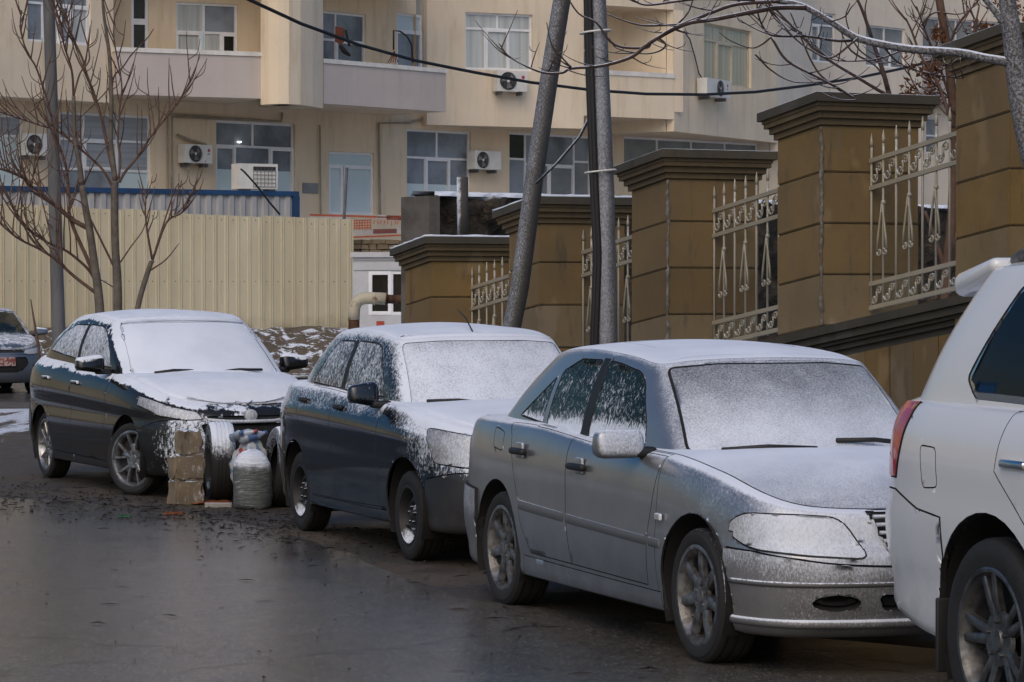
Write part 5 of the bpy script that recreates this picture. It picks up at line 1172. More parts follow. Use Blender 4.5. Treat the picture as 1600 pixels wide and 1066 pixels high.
def container():
    t = NT('container_white'); n = t.noise(3, 5, .7, stretch=(1, 1, .12)); n1 = t.noise(1.2, 4, .6)
    col = t.mix(t.ss(n1, .3, .7), (.44, .45, .46), (.37, .38, .40)); col = t.mix(t.math('MULTIPLY', t.ss(n, .58, .72), .85), col, (.22, .12, .05)); t.done(t.bsdf(col, .55))
    mat('container_blue', (.012, .06, .17), .45, vary=.15, scale=3)
    f = Facet(0, 62.5, 467, 66.0); a0 = f.az(-130, 300)[0]; a1 = f.L; zt = (f.az(0, 297)[1] + f.az(460, 308)[1]) / 2
    base = f.p((a0 + a1) / 2, -1.2, 1.2); root = thing('site_container', 'rust-streaked white corrugated container with blue top rail behind the fence', 'container', base)
    P = []; a = a0
    while a < a1 - .16: P += [(a, 0), (a + .10, 0), (a + .14, -.05), (a + .24, -.05)]; a += .28
    P.append((a1 - .14, 0)); v = []; fc = []
    for q, o in P: v += [f.p(q, o, 1.2), f.p(q, o, zt)]
    for i in range(len(P) - 1): fc.append((2 * i, 2 * i + 2, 2 * i + 3, 2 * i + 1))
    mesh_obj('side_sheet', v, fc, 'container_white', root, off=base)
    m = MB(); f.box(m, a0, a1, -.10, .03, zt, zt + .11); m.obj('top_rail', 'container_blue', root, off=base)
    m = MB(); f.box(m, a1 - .15, a1 + .01, -.16, .035, 1.2, zt - .002); m.obj('corner_post', 'container_blue', root, off=base)
    m = MB(); f.box(m, a0, a1 - .01, -1.3, -.11, zt - .05, zt + .06); f.box(m, a1 - .10, a1, -1.3, -.17, 1.2, zt - .052); f.box(m, a0, a1, -1.32, -1.301, 1.2, zt); m.obj('roof', 'container_white', root, off=base)
    # big unit on its roof
    o = -.5; a0, a1, z0, z1 = f.rect(374, 256, 434, 298, o); z0 = zt + .17; base2 = f.p((a0 + a1) / 2, o - .2, zt + .062)
    r = thing('cooling_unit', 'square white cooling unit with a wire grid standing on the container roof', 'cooling unit', base2)
    m = MB(); f.box(m, a0, a1, o - .45, o, z0, z1); m.obj('casing', 'ac_white', r, off=base2)
    g0, g1, h0, h1 = a0 + (a1 - a0) * .36, a1 - .06, z0 + .05, z1 - .07
    m = MB(); f.box(m, g0, g1, o + .001, o + .005, h1 - .08, h1); m.obj('vent', 'ac_dark', r, off=base2)
    m = MB()
    for k in range(7): q = g0 + (g1 - g0) * k / 6; m.tube([f.p(q, o + .015, h0), f.p(q, o + .015, h1)], .007, 4)
    for k in range(6): q = h0 + (h1 - h0) * k / 5; m.tube([f.p(g0, o + .015, q), f.p(g1, o + .015, q)], .007, 4)
    m.obj('grid', 'steel_grey', r, off=base2)
    for q in (.15, .80): m = MB(); f.box(m, a0 + (a1 - a0) * q, a0 + (a1 - a0) * q + .16, o - .40, o - .05, zt + .062, z0); m.obj('foot', 'steel_grey', r, off=base2)
    cb = [f.p(*(lambda q: (q[0], .2, q[1]))(f.az(x, y, .2))) for x, y in ((376, 264), (381, 268), (392, 280), (405, 295), (420, 315), (437, 335))]
    tag(MB().tube(cb, .022, 6).obj('cable', 'cable_black', smooth=True), 'thick black cable running from the cooling unit down to the fence', 'cable')
container()
def cabin_and_pipe():
    mat('cabin_white', (.52, .53, .54), .5, vary=.05); mat('fire_red', (.45, .06, .03), .6)
    f = Facet(551, 51., 700, 50.85); base = f.p(f.L / 2, -1., .0); root = thing('site_cabin', 'small white panel cabin with a dark window, left of the first stone pillar', 'cabin', base)
    r = f.rect(576, 424, 640, 492); z1 = f.az(580, 402)[1]
    f.wall('wall', 'cabin_white', root, base, 0., f.L, 0, z1, [r], 0, .12)
    m = MB(); f.box(m, -.03, f.L + .05, -2.2, .06, z1, z1 + .09); m.obj('roof', 'cabin_white', root, off=base)
    m = MB(); f.box(m, 0., .1, -2.2, -.121, 0, z1 - .001); f.box(m, .1, f.L, -2.2, -2.15, 0, z1 - .001); m.obj('side_wall', 'cabin_white', root, off=base)
    window(f, root, base, r, [(0, .56, 0, 1, 'dark', 1), (.56, 1, 0, 1, 'dark')], o=-.06, bar=.05)
    a0, a1, z0, z1 = f.rect(588, 502, 600, 514, .02); m = MB(); f.box(m, a0, a1, .003, .02, z0, z1); m.obj('warning_sign', 'fire_red', root, off=base)
    a0, a1, z0, z1 = f.rect(0, 0, 1, 1, 0); 
    for y in (408, 423): z = f.az(600, y)[1]; m = MB(); f.box(m, .02, f.L, .001, .010, z, z + .012); m.obj('seam', 'pane_grey', root, off=base)
    # gas pipe: pale with rust bands
    t = NT('pipe_paint'); n = t.noise(7, 5, .7); z = t.sep(t.coord()); col = t.mix(t.ss(n, .50, .66), (.50, .46, .34), (.16, .065, .02)); t.done(t.bsdf(col, .6))
    mat('pipe_rust', (.085, .034, .013), .8, vary=.3, scale=10)
    D = 42.; pr = thing('gas_pipe', 'fat cream gas pipe with rusty joints bending down beside the fence', 'pipe', at(554, 530, D)); o = np.array(pr.location)
    P = lambda x, y: tuple(at(x, y, D))
    arc = [P(553, 486), P(554, 480), P(557, 473), P(563, 468), P(571, 466), P(580, 466)]
    MB().tube([P(553, 500), P(553, 486)] + arc[1:] + [P(604, 467)], .088, 14).obj('bend', 'pipe_paint', pr, True, o)
    MB().tube([P(553, 640), P(553, 499)], .083, 14).obj('riser', 'pipe_rust', pr, True, o)
    MB().tube([P(603, 467.2), P(660, 470)], .066, 14).obj('run', 'pipe_rust', pr, True, o)
    for x in (584, 603): MB().tube([P(x, 466.8), P(x + 2.5, 467)], .094, 14).obj('collar', 'pipe_rust' if x > 600 else 'pipe_paint', pr, True, o)
cabin_and_pipe()

# orange barrier net over a rubble edge
def barrier():
    mat('net_orange', (.48, .11, .045), .6, vary=.1); mat('net_white', (.50, .48, .45), .6, vary=.1); mat('net_maroon', (.20, .07, .06), .7, vary=.1)
    f = Facet(480, 66.5, 670, 67.6); base = f.p(f.L / 2, 0, 3.0)
    root = thing('barrier_net', 'torn orange and white barrier netting strung below the white door', 'barrier net', base)
    Q = lambda x, y, o=0.: f.p(*(lambda q: (q[0], o, q[1]))(f.az(x, y, o)))
    def band(name, m, pts, th):
        up = [Q(x, y - th / 2) for x, y in pts]; lo = [Q(x, y + th / 2) for x, y in pts]; n = len(pts); b = [(p[0], p[1] + .012, p[2]) for p in up + lo]
        fc = [(i, i + 1, n + i + 1, n + i) for i in range(n - 1)]; mesh_obj(name, up + lo + b, fc + [tuple(k + 2 * n for k in q[::-1]) for q in fc], m, root, off=base)
    band('band', 'net_orange', [(484, 336), (520, 337), (560, 338), (610, 340), (655, 338)], 3)
    band('band', 'net_white', [(484, 340), (520, 341), (548, 342)], 5); band('band', 'net_maroon', [(604, 340), (636, 341)], 7); band('band', 'net_white', [(588, 339), (604, 340)], 7)
    band('band', 'net_white', [(550, 364), (583, 363)], 8); band('band', 'net_maroon', [(583, 362), (620, 361)], 7); band('band', 'net_white', [(620, 361), (656, 359)], 8); band('band', 'net_orange', [(548, 371), (600, 369), (657, 366)], 2.5)
    m = MB()
    for k in range(8): x = 549 + k * 4.2; m.tube([Q(x, 345), Q(x + .5, 359)], .016, 4)
    for y in (345, 349, 353, 357): m.tube([Q(547, y), Q(580, y - 1)], .016, 4)
    for k in range(14): x = 585 + k * 5.3; y = 344 + random.uniform(-1, 2); m.tube([Q(x, y), Q(x + random.uniform(-2, 2), y + random.uniform(4, 9))], .016, 4)
    stuff(m.obj('net_strands', 'net_orange', root, off=base))
    MB().tube([Q(634, 323), Q(637, 350), Q(641, 376), Q(650, 378)], .05, 6).obj('post', 'net_orange', root, off=base); MB().tube([Q(624, 339), Q(655, 335)], .035, 6).obj('crosspiece', 'net_orange', root, off=base)
    tag(MB().tube([at(537, 350, 65.2), at(540, 300, 65.2), at(542, 262, 65.2)], .035, 6).obj('rod', 'steel_grey'), 'thin dark rod standing upright before the white door', 'rod')
    # rubble stones
    mat('rubble', (.24, .185, .115), .9, vary=.25, scale=2., bump=.5, bscale=14); mat('rubble_mortar', (.10, .078, .05), .95, vary=.2)
    w = Facet(500, 65.4, 680, 66.4); base = w.p(w.L / 2, -.3, 2.0); rw = thing('rubble_wall', 'low wall of rough tan rubble stones under the orange net', 'wall', base)
    za, zb = w.az(600, 401)[1] - .6, w.az(600, 376)[1]; m = MB(); w.box(m, 0, w.L, -.6, -.05, za, zb - .03); m.obj('core', 'rubble_mortar', rw, off=base)
    z = zb - .42
    for row in range(4):
        h = random.uniform(.10, .13); a = .3
        while a < w.L - .1:
            l = random.uniform(.16, .36); b0 = [(a + random.uniform(-.01, .01), z + .008), (a + l - .02, z + random.uniform(0, .02)), (a + l - .02 + random.uniform(-.02, .01), z + h - random.uniform(0, .02)), (a + .01, z + h - random.uniform(0, .02))]
            m = MB(); o = random.uniform(-.02, .04); m.prism(b0, -.2, o, lambda x, y, zz: w.p(x, y, zz)); m.obj('stone', 'rubble', rw, off=base); a += l
        z += h
barrier()

# ================================================================== boundary wall on the slope
WT = np.array([1.0013, -2.087]); WSTEP = float(np.hypot(*WT)); WE = WT / WSTEP; WN = np.array([-WE[1], WE[0]])   # along (towards camera), inwards (away from street)
P4 = np.array([2.242, 20.87]); SL = .132
WROT = math.atan2(WE[1], WE[0])
def wp(s, b, z, flat=False): q = P4 + WE * s + WN * b; return (q[0], q[1], z if flat else z + SL * s)
def wall_site():
    def stone(name, c, c2, c3):
        t = NT(name); n1 = t.noise(1.3, 5, .6); n2 = t.noise(4, 6, .7, stretch=(1, 1, .25)); n3 = t.noise(60, 4, .75); nz = t.sep(t.normal())[2]
        col = t.mix(t.ss(n1, .32, .68), c, c2); col = t.mix(t.math('MULTIPLY', t.ss(n2, .54, .74), .75), col, c3); col = t.mix(t.ss(n3, .62, .78), col, tuple(x * .75 for x in c))
        n5 = t.noise(2.3, 3, .5, stretch=(1, 1, .6)); col = t.mix(t.math('MULTIPLY', t.ss(n5, .60, .66), .55), col, (c[0] * 1.35, c[1] * 1.5, c[2] * 2.3)); n6 = t.noise(5, 6, .75, stretch=(1, 1, .16)); col = t.mix(t.math('MULTIPLY', t.ss(n6, .56, .70), .7), col, (.045, .042, .032))
        rv = t.rand(); col = t.mix(t.ss(rv, .0, 1., .0, .35), col, tuple(.8 * x + .02 for x in c3)); col = t.mix(t.math('MULTIPLY', t.ss(t.math('FRACT', t.math('MULTIPLY', rv, 7.3)), .5, 1.), .35), col, tuple(x * .5 for x in c))
        sf = t.math('MULTIPLY', t.ss(nz, .6, .95), t.ss(t.noise(7, 5, .7), .36, .6)); col = t.mix(sf, col, SNOW)
        t.done(t.bsdf(col, .72, nrm=t.bump(n3, .012, .35)))
    stone('sandstone', (.225, .142, .044), (.160, .102, .033), (.150, .118, .068)); stone('sandstone_pale', (.225, .162, .075), (.170, .122, .055), (.18, .15, .105)); stone('sandstone_cap', (.085, .072, .045), (.055, .048, .034), (.028, .026, .023))
    stone('sandstone_moulding', (.155, .105, .040), (.11, .078, .034), (.06, .048, .03)); mat('joint_dark', (.05, .038, .022), .95); mat('joint_snow', (.20, .19, .17), .9, vary=.4, dark=(.08, .065, .04), scale=16)
    A, B = .62, .84                                # pillar: along, inwards
    root = thing('boundary_wall', 'ochre stone wall climbing the slope with five capped pillars behind the parked cars', 'wall', wp(0, .4, 0, True)); off = np.array(wp(0, .4, 0, True))
    words = []
    for k in range(-3, 3):
        s0 = k * WSTEP
        def bx(mb, a0, a1, b0, b1, z0, z1): mb.box(s0 - a1, s0 - a0, b0, b1, z0, z1, lambda x, y, z: wp(x, y, z)); return mb
        # local: a from the near edge going away, z measured at the corner line (sheared with the slope)
        m = bx(MB(), .012, A - .012, .012, B - .012, .02 - SL * 0, 2.90); p = m.obj('pillar', 'joint_dark', root, off=off)
        zj = [3.17 - .215 - .345 - .372 * i for i in range(8)]
        tops = [3.17 - .215] + zj
        for i in range(len(zj)):
            z1, z0 = tops[i], max(tops[i + 1] + .008, .0 + .3)
            if z1 - z0 < .05: continue
            j = random.uniform(-.004, .004)
            bm = bmesh.new(); bmesh.ops.create_cube(bm, size=1)
            for v in bm.verts: v.co = Vector(((v.co.x + .5) * (A) - A, (v.co.y + .5) * B, z0 + (v.co.z + .5) * (z1 - z0)))
            bmesh.ops.bevel(bm, geom=bm.edges[:], offset=.008, segments=2, affect='EDGES')
            for v in bm.verts: v.co = Vector(wp(s0 + v.co.x, v.co.y + j, v.co.z)) - Vector(off)
            bm_obj('stone_course', bm, random.choice(['sandstone', 'sandstone', 'sandstone_pale']) if i else 'sandstone', p)
        # cornice of three steps and a slab
        zc = 3.17 - .215; cap = MB()
        for (ov, z0, z1) in ((.02, 0, .045), (.045, .045, .09), (.075, .09, .125), (.085, .125, .15)): bx(cap, -ov, A + ov, -ov, B + ov, zc + z0, zc + z1)
        cap.obj('cornice', 'sandstone_moulding', p, off=off); bx(MB(), -.112, A + .112, -.112, B + .112, zc + .15, zc + .215).obj('capstone', 'sandstone_cap', p, off=off)
        th = .028 if k < -1 else .005; bm = bmesh.new(); bmesh.ops.create_grid(bm, x_segments=14, y_segments=14, size=.5); ex = bmesh.ops.extrude_face_region(bm, geom=bm.faces[:])
        for v in ex['geom']:
            if isinstance(v, bmesh.types.BMVert): v.co.z = 1
        for v in bm.verts: e_ = max(abs(v.co.x), abs(v.co.y)); v.co = Vector(wp(s0 - A / 2 + v.co.x * (A + .22), B / 2 + v.co.y * (B + .22), zc + .2145 + (th * random.uniform(.7, 1.2) * (.55 if e_ > .49 else 1) if v.co.z > .5 else 0.))) - Vector(off)
        bm_obj('snow_cap', bm, 'snow_plain', p, True)
        # snow-filled corner seam
        if k in (-1, 0): m = MB().tube([wp(s0 - .004 + random.uniform(-.006, .006), .004 + random.uniform(-.006, .006), z) for z in np.linspace(1.5, zc - .01, 40)], [random.uniform(.006, .021) for _ in range(40)], 6); m.obj('corner_seam', 'joint_snow', p, True, off)
    # plinth: vertical stone panels, moulded coping
    zc = 1.42
    pl = MB().box(-3 * WSTEP - .5, 2.6 * WSTEP, .06, .78, -.8, zc - .02, lambda x, y, z: wp(x, y, max(z, -SL * x) if z < 0 else z)).obj('plinth', 'joint_dark', root, off=off)
    s = -3 * WSTEP - .5
    while s < 2.6 * WSTEP:
        w = .30 + random.uniform(-.01, .02); m = MB().box(s, s + w - .014, .03 + random.uniform(-.006, .006), .10, -.6, zc - .17, lambda x, y, z: wp(x, y, z))
        m.obj('stone_panel', random.choice(['sandstone', 'sandstone_pale', 'sandstone_pale']), pl, off=off); s += w
    m = MB()
    for (ov, z0, z1) in ((.0, -.17, -.12), (.03, -.12, -.08), (.06, -.08, -.055), (.09, -.055, .0), (.115, 0., .06)): m.box(-3 * WSTEP - .6, 2.6 * WSTEP, .05 - ov, .75 + ov, zc + z0, zc + z1, lambda x, y, z: wp(x, y, z))
    m.obj('coping', 'sandstone_cap', pl, off=off)
    # sticker scraps on the first pillar
    mat('paper', (.50, .49, .47), .9, vary=.1, dark=(.30, .29, .28), scale=30); s0 = -3 * WSTEP
    for q in (((.14, 2.02), (.42, 2.10), (.44, 2.24), (.16, 2.20)), ((.40, 1.70), (.43, 1.72), (.44, 2.06), (.41, 2.06))):
        v = [wp(s0 - a, -.012, z - SL * 0) for a, z in q]; v2 = [wp(s0 - a, -.009, z) for a, z in q]; tag(mesh_obj('paper_notice', v + v2, [(0, 1, 2, 3), (7, 6, 5, 4)] + [(i, (i + 1) % 4, (i + 1) % 4 + 4, i + 4) for i in range(4)], 'paper'), 'torn white paper notice on the leftmost pillar' if q[0][0] < .3 else 'narrow white paper scrap hanging on the leftmost pillar', 'notice')
    # railings between pillars
    snowy('rail_cream', (.36, .33, .25), .5, .1, up=.9, ulo=.3, uhi=.9, bias=-.12, spk=30, soft=.3)
    def spiral(cx, cz, r, a0, turns, n=12, sg=1): return [(cx + r * (1 - .75 * i / n) * math.cos(a0 + sg * turns * 2 * math.pi * i / n), cz + r * (1 - .75 * i / n) * math.sin(a0 + sg * turns * 2 * math.pi * i / n)) for i in range(n + 1)]
    names = {-3: 'between the first and second pillars from the left', -2: 'between the second and third pillars, behind the two poles', -1: 'between the third and fourth pillars, over the silver saloon roof', 0: 'between the fourth and fifth pillars, beside the white off-roader', 1: 'beyond the fifth pillar at the right edge'}
    for k in range(-3, 2):
        s0 = k * WSTEP + .0; s1 = (k + 1) * WSTEP - A; L = s1 - s0; bo = .42
        o = np.array(wp(s0, bo, 1.48 + SL * 0))
        rt = thing('iron_railing', 'cream wrought-iron railing panel ' + names[k], 'railing', o, group='railing panels between the pillars')
        W = lambda s, z, b=0.: wp(s0 + s, bo + b, z)
        for z in (2.70, 2.50, 1.80, 1.625): MB().box(-.02, L + .02, -.014, .014, z - .016, z + .016, lambda x, y, zz: W(x, zz, y)).obj('rail', 'rail_cream', rt, off=o)
        nb = 10; sp = L / nb
        for i in range(nb + 1):
            x = min(max(i * sp, .012), L - .012); m = MB().tube([W(x, 1.60), W(x, 2.82)], .0095, 6); m.tube([W(x, 2.80), W(x, 2.83), W(x, 2.90)], [.010, .014, .002], 6); m.obj('bar', 'rail_cream', rt, True, o)
        for i in range(nb):
            for z0, z1 in ((2.53, 2.67), (1.65, 1.77)):
                m = MB(); xa, xb, zm, h = i * sp, (i + 1) * sp, (z0 + z1) / 2, (z1 - z0)
                up = spiral(xa + sp * .70, z1 - h * .27, h * .27, math.pi, 1.2, 12, -1); lo = spiral(xa + sp * .32, z0 + h * .27, h * .27, 0, 1.2, 12, -1)
                m.tube([W(x, z) for x, z in up], .007, 5); m.tube([W(x, z) for x, z in lo], .007, 5)
                m.tube([W(xa + sp * .70 - h * .27, z1 - h * .27), W(xa + sp * .51, zm), W(xa + sp * .32 + h * .27, z0 + h * .27)], .009, 5); m.tube([W(xa + sp * .70, z1 - .002), W(xa + sp * .9, z1 - h * .12), W(xb, z1 - h * .4)], .007, 5); m.tube([W(xa + sp * .32, z0 + .002), W(xa + sp * .1, z0 + h * .12), W(xa, z0 + h * .4)], .007, 5)
                m.obj('scroll', 'rail_cream', rt, True, o)
        for i in range(1, nb, 2):
            x = i * sp; m = MB()
            for sg in (-1, 1):
                m.tube([W(x, 2.36, -.012), W(x + sg * .018, 2.28, -.012), W(x + sg * .052, 2.12, -.012), W(x + sg * .062, 2.03, -.012)], .009, 5)
                m.tube([W(px_, pz_, -.012) for px_, pz_ in spiral(x + sg * .034, 2.015, .030, 0 if sg > 0 else math.pi, 1.15, 12, -sg)], .008, 5)
            m.lathe([(-.018, .001), (-.012, .018), (.012, .018), (.018, .001)], 8, 'z', W(x, 2.37)); m.obj('drop_scroll', 'rail_cream', rt, True, o)
wall_site()

def rough_wall():
    """dark shotcrete retaining wall behind the railings"""
    t = NT('dark_rubble'); n1 = t.noise(2.2, 6, .7); n2 = t.noise(9, 6, .75); nz = t.sep(t.normal())[2]
    col = t.mix(t.ss(n1, .35, .65), (.034, .029, .024), (.075, .060, .042)); col = t.mix(t.ss(n2, .54, .66), col, (.15, .10, .045)); v = t.n.new('ShaderNodeTexVoronoi'); v.feature = 'DISTANCE_TO_EDGE'; v.inputs['Scale'].default_value = 4.5; t.link(t.coord(), v.inputs[0]); col = t.mix(t.ss(v.outputs['Distance'], .0, .06, .8, 0.), col, (.014, .012, .010)); sf = t.ss(t.math('ADD', nz, t.math('MULTIPLY', n2, .3)), .8, 1.0)
    t.done(t.bsdf(t.mix(sf, col, SNOW), .9, nrm=t.bump(n2, .12, 1.)))
    mat('old_concrete', (.13, .12, .105), .9, vary=.2, scale=3, bump=.3)
    f = Facet(676, 37.5, 1520, 43.5); nx, nz_ = 120, 22; v = []; fc = []; z0, z1 = .4, f.az(700, 305)[1]
    for i in range(nx + 1):
        for j in range(nz_ + 1):
            a = f.L * i / nx * 1.25; z = z0 + (z1 - z0) * j / nz_; o = .12 * math.sin(a * 3.1 + z * 4) * math.sin(z * 5.3 - a) + random.uniform(-.10, .08)
            v.append(f.p(a, o, z + (random.uniform(-.02, .02) if j == nz_ else 0)))
    n = len(v)
    for i in range(nx + 1): a = f.L * i / nx * 1.25; v.append(f.p(a, -.5, z1 + random.uniform(-.02, .03)))
    for i in range(nx):
        for j in range(nz_): a = i * (nz_ + 1) + j; fc.append((a, a + nz_ + 1, a + nz_ + 2, a + 1))
        fc.append((i * (nz_ + 1) + nz_, (i + 1) * (nz_ + 1) + nz_, n + i + 1, n + i))
    base = f.p(f.L / 2, 0, .4); root = thing('retaining_wall', 'dark rough retaining wall with a snowy top behind the pillars and railings', 'wall', base)
    mesh_obj('rough_face', v, fc, 'dark_rubble', root, True, base)
    v = []; fc = []
    for i in range(nx + 1): a = f.L * i / nx * 1.25; h_ = random.uniform(.02, .05); v += [f.p(a, .06 + random.uniform(-.04, .03), z1 - .015), f.p(a, .05, z1 + h_), f.p(a, -.45, z1 + h_ + .02), f.p(a, -.5, z1)]
    for i in range(nx): fc += [(4 * i + j, 4 * i + 4 + j, 4 * i + 5 + j, 4 * i + j + 1) for j in range(3)]
    mesh_obj('snow_cap', v, fc, 'snow_plain', root, True, base)
    m = MB(); f.box(m, -.14, .03, -.52, .12, .2, z1 - .02); m.obj('end_pier', 'old_concrete', root, off=base)
    mb = MB(); mb.tube([at(724, 372, 36.5), at(723, 330, 36.5), at(722.5, 277, 36.5)], .075, 12); snowy('post_snow', (.05, .047, .042), .8, up=.3, front=1.1, wind=(-.95, -.25, .2), flo=.1, fhi=.9, bias=-.25, spk=24, soft=.4)
    tag(mb.obj('stub_post', 'post_snow', smooth=True), 'short cut-off post with one snow-plastered side before the dark wall', 'post')
rough_wall()

# ================================================================== poles and wires
def poles():
    t = NT('pole_concrete'); n = t.noise(3, 5, .65, stretch=(1, 1, .3)); t.done(t.bsdf(t.mix(t.ss(n, .3, .7), (.145, .145, .145), (.085, .085, .085)), .8, nrm=t.bump(t.noise(30, 4), .01, .3)))
    snowy('pole_steel', (.10, .10, .105), .5, .2, up=0, front=.36, wind=(-.75, -.6, .0), flo=-.3, fhi=.8, bias=.12, spk=95, soft=.7, med_amp=.4)
    snowy('pole_dark', (.060, .058, .056), .6, .1, up=0, front=.45, wind=(-.9, -.35, .1), flo=-.2, fhi=.9, bias=-.06, spk=95, soft=.6, med_amp=.4)
    D = 41.; b = gnd(96, 640); g = at(96, 459, D); 
    root = thing('lamp_pole', 'weathered grey concrete pole rising behind the charcoal saloon, left of the bare shrub', 'pole', (g[0], g[1], 0)); o = np.array(root.location)
    MB().tube([(g[0], g[1], 0), at(92, 540, D), at(84, 250, D), at(76, 0, D), at(68, -260, D)], [.105, .10, .09, .082, .075], 14).obj('shaft', 'pole_concrete', root, True, o)
    MB().lathe([(0, .2), (.1, .2), (.12, .13), (.12, .1)], 14, 'z', (g[0], g[1], 0)).obj('foot', 'pole_concrete', root, True, o)
    D = 23.4; q = [at(746, 790, D), at(790, 560, D), at(812, 450, D), at(836, 270, D), at(860, 110, D), at(878, 0, D), at(915, -240, D)]; q[0][2] = 0
    root = thing('leaning_pole', 'dark steel pole leaning to the right behind the blue saloon', 'pole', q[0]); o = q[0]
    MB().tube(q, [.078, .076, .076, .076, .074, .072, .068], 14).obj('shaft', 'pole_dark', root, True, o)
    MB().lathe([(0, .12), (.05, .12), (.06, .08)], 12, 'z', tuple(q[0])).obj('foot', 'pole_dark', root, True, o)
    D = 21.6; q = [at(951, 805, D), at(949, 530, D), at(945, 300, D), at(938, 110, D), at(934, 0, D), at(926, -260, D)]; q[0][2] = 0; o = q[0]
    root = thing('steel_pole', 'upright snow-dusted steel pole strapped with black cables, in front of the third pillar', 'pole', o)
    MB().tube(q, [.080, .078, .072, .066, .062, .056], 16).obj('shaft', 'pole_steel', root, True, o)
    MB().lathe([(0, .13), (.05, .13), (.06, .082)], 12, 'z', tuple(q[0])).obj('foot', 'pole_steel', root, True, o)
    for dx, r in ((-18, .022), (-12.5, .02), (-15, .018)): MB().tube([at(949 + dx - (5 if y > 400 else 0), y, D - .06) for y in (800, 530, 400)] + [at(944 + dx, 300, D - .06), at(937 + dx, 110, D - .06), at(934 + dx, 0, D - .06), at(926 + dx, -250, D - .06)], r, 6).obj('strapped_cable', 'cable_black', root, True, o)
    for y, x in ((50, 936), (268, 944)):
        c = at(x - 6, y, D); MB().tube([(c[0] + .115 * math.cos(a), c[1] + .10 * math.sin(a), c[2] + .012 * math.cos(a)) for a in np.linspace(0, 2 * math.pi, 17)], .008, 5, False).obj('wire_tie', 'ac_white', root, True, o)
    tag(MB().tube([at(925, 175, 22.2), at(906, 213, 22.4), at(870, 255, 22.8), at(838, 286, 23.2)], .012, 6).obj('stay_wire', 'post_snow', smooth=True), 'snowy stay wire slanting between the two poles', 'wire')
    D = 32.; pts = [(330, -26), (390, 0), (470, 37), (560, 70), (650, 95), (740, 113), (830, 129), (925, 141), (1010, 147), (1100, 148), (1180, 144), (1260, 134), (1340, 122), (1420, 105), (1500, 84), (1620, 46)]
    P = [at(x, y, 26 + (x - 330) * .011) for x, y in pts]; tag(MB().tube(P, .018, 6).obj('overhead_cable', 'cable_black', smooth=True), 'thick black overhead cable sagging across the apartment block', 'cable')
poles()
# ================================================================== bare trees
def smooth_line(pts, n=6): return crom(np.array(pts, float), [n] * (len(pts) - 1))
def tree_mats():
    def bark(name, c, c2, snow=.55, frost=0.):
        t = NT(name); n = t.noise(8, 5, .7); nz = t.sep(t.normal())[2]; col = t.mix(t.ss(n, .35, .65), c, c2)
        sf = t.math('MULTIPLY', t.ss(t.math('ADD', nz, t.math('MULTIPLY', t.noise(25, 3, .7), .6)), 1.25 - snow, 1.45 - snow), .9)
        if frost: sf = t.math('MAXIMUM', sf, t.math('MULTIPLY', t.ss(t.noise(70, 4, .8), .42, .62), frost))
        t.done(t.bsdf(t.mix(sf, col, SNOW), .85, nrm=t.bump(n, .02, .5)))
    bark('bark_grey', (.15, .13, .105), (.095, .08, .065), .3); bark('bark_red', (.135, .082, .060), (.085, .05, .038), .2); bark('bark_snow', (.075, .066, .062), (.045, .04, .038), .55, .30); bark('bark_twig', (.062, .038, .032), (.04, .026, .022), .30); bark('bark_warm', (.13, .075, .05), (.085, .05, .035), .2)
    mat('dry_leaf', (.16, .062, .022), .9, vary=.25, dark=(.07, .028, .012), scale=6)
tree_mats()
def limb(mb, pts, d, r0, r1, n=5, jit=.0, sides=7, d1=None):
    """limb through pixel points at distance d, radius in pixels; returns world points"""
    L = smooth_line(pts, n); m = len(L); ph = random.uniform(0, 6.28)
    P = [at(x, y, d + ((d1 - d) * i / (m - 1) if d1 is not None else 0.) + jit * math.sin(ph + 3 * i / m)) for i, (x, y) in enumerate(L)]
    rr = [(r0 + (r1 - r0) * i / (m - 1)) * d / FPX for i in range(m)]
    mb.tube(P, rr, sides); return L, rr
def shoots(mb, L, d, count, ln, rise=1.0, r=1.6, spread=.5, sub=True, side=0.):
    """long thin shoots that leave a limb and turn upwards"""
    m = len(L)
    for k in range(count):
        i = int(m * (.25 + .75 * (k + random.random()) / count)); i = min(max(i, 1), m - 1)
        x, y = L[i]; t = np.array(L[i]) - np.array(L[i - 1]); t = t / (np.hypot(*t) + 1e-6)
        sg = random.choice((-1, 1)); a = t * .6 + np.array([sg * spread + side, -.35 * rise]); l = ln * random.uniform(.5, 1.15); pts = [(x, y)]; v = a / np.hypot(*a)
        q = np.array([x, y], float)
        for s in range(4):
            v = v + np.array([random.uniform(-.13, .13), -.24 * rise]); v /= np.hypot(*v); q = q + v * l / 4; pts.append(tuple(q))
        Ls, _ = limb(mb, pts, d + random.uniform(-.25, .25), r, r * .35, 4, .08, 5)
        if sub and random.random() < .6:
            j = int(len(Ls) * random.uniform(.35, .7)); x2, y2 = Ls[j]; dx = random.choice((-1, 1)) * l * .18
            limb(mb, [(x2, y2), (x2 + dx, y2 - l * .14 * rise), (x2 + dx * 1.3, y2 - l * .42 * rise)], d, r * .7, r * .3, 4, .05, 5)
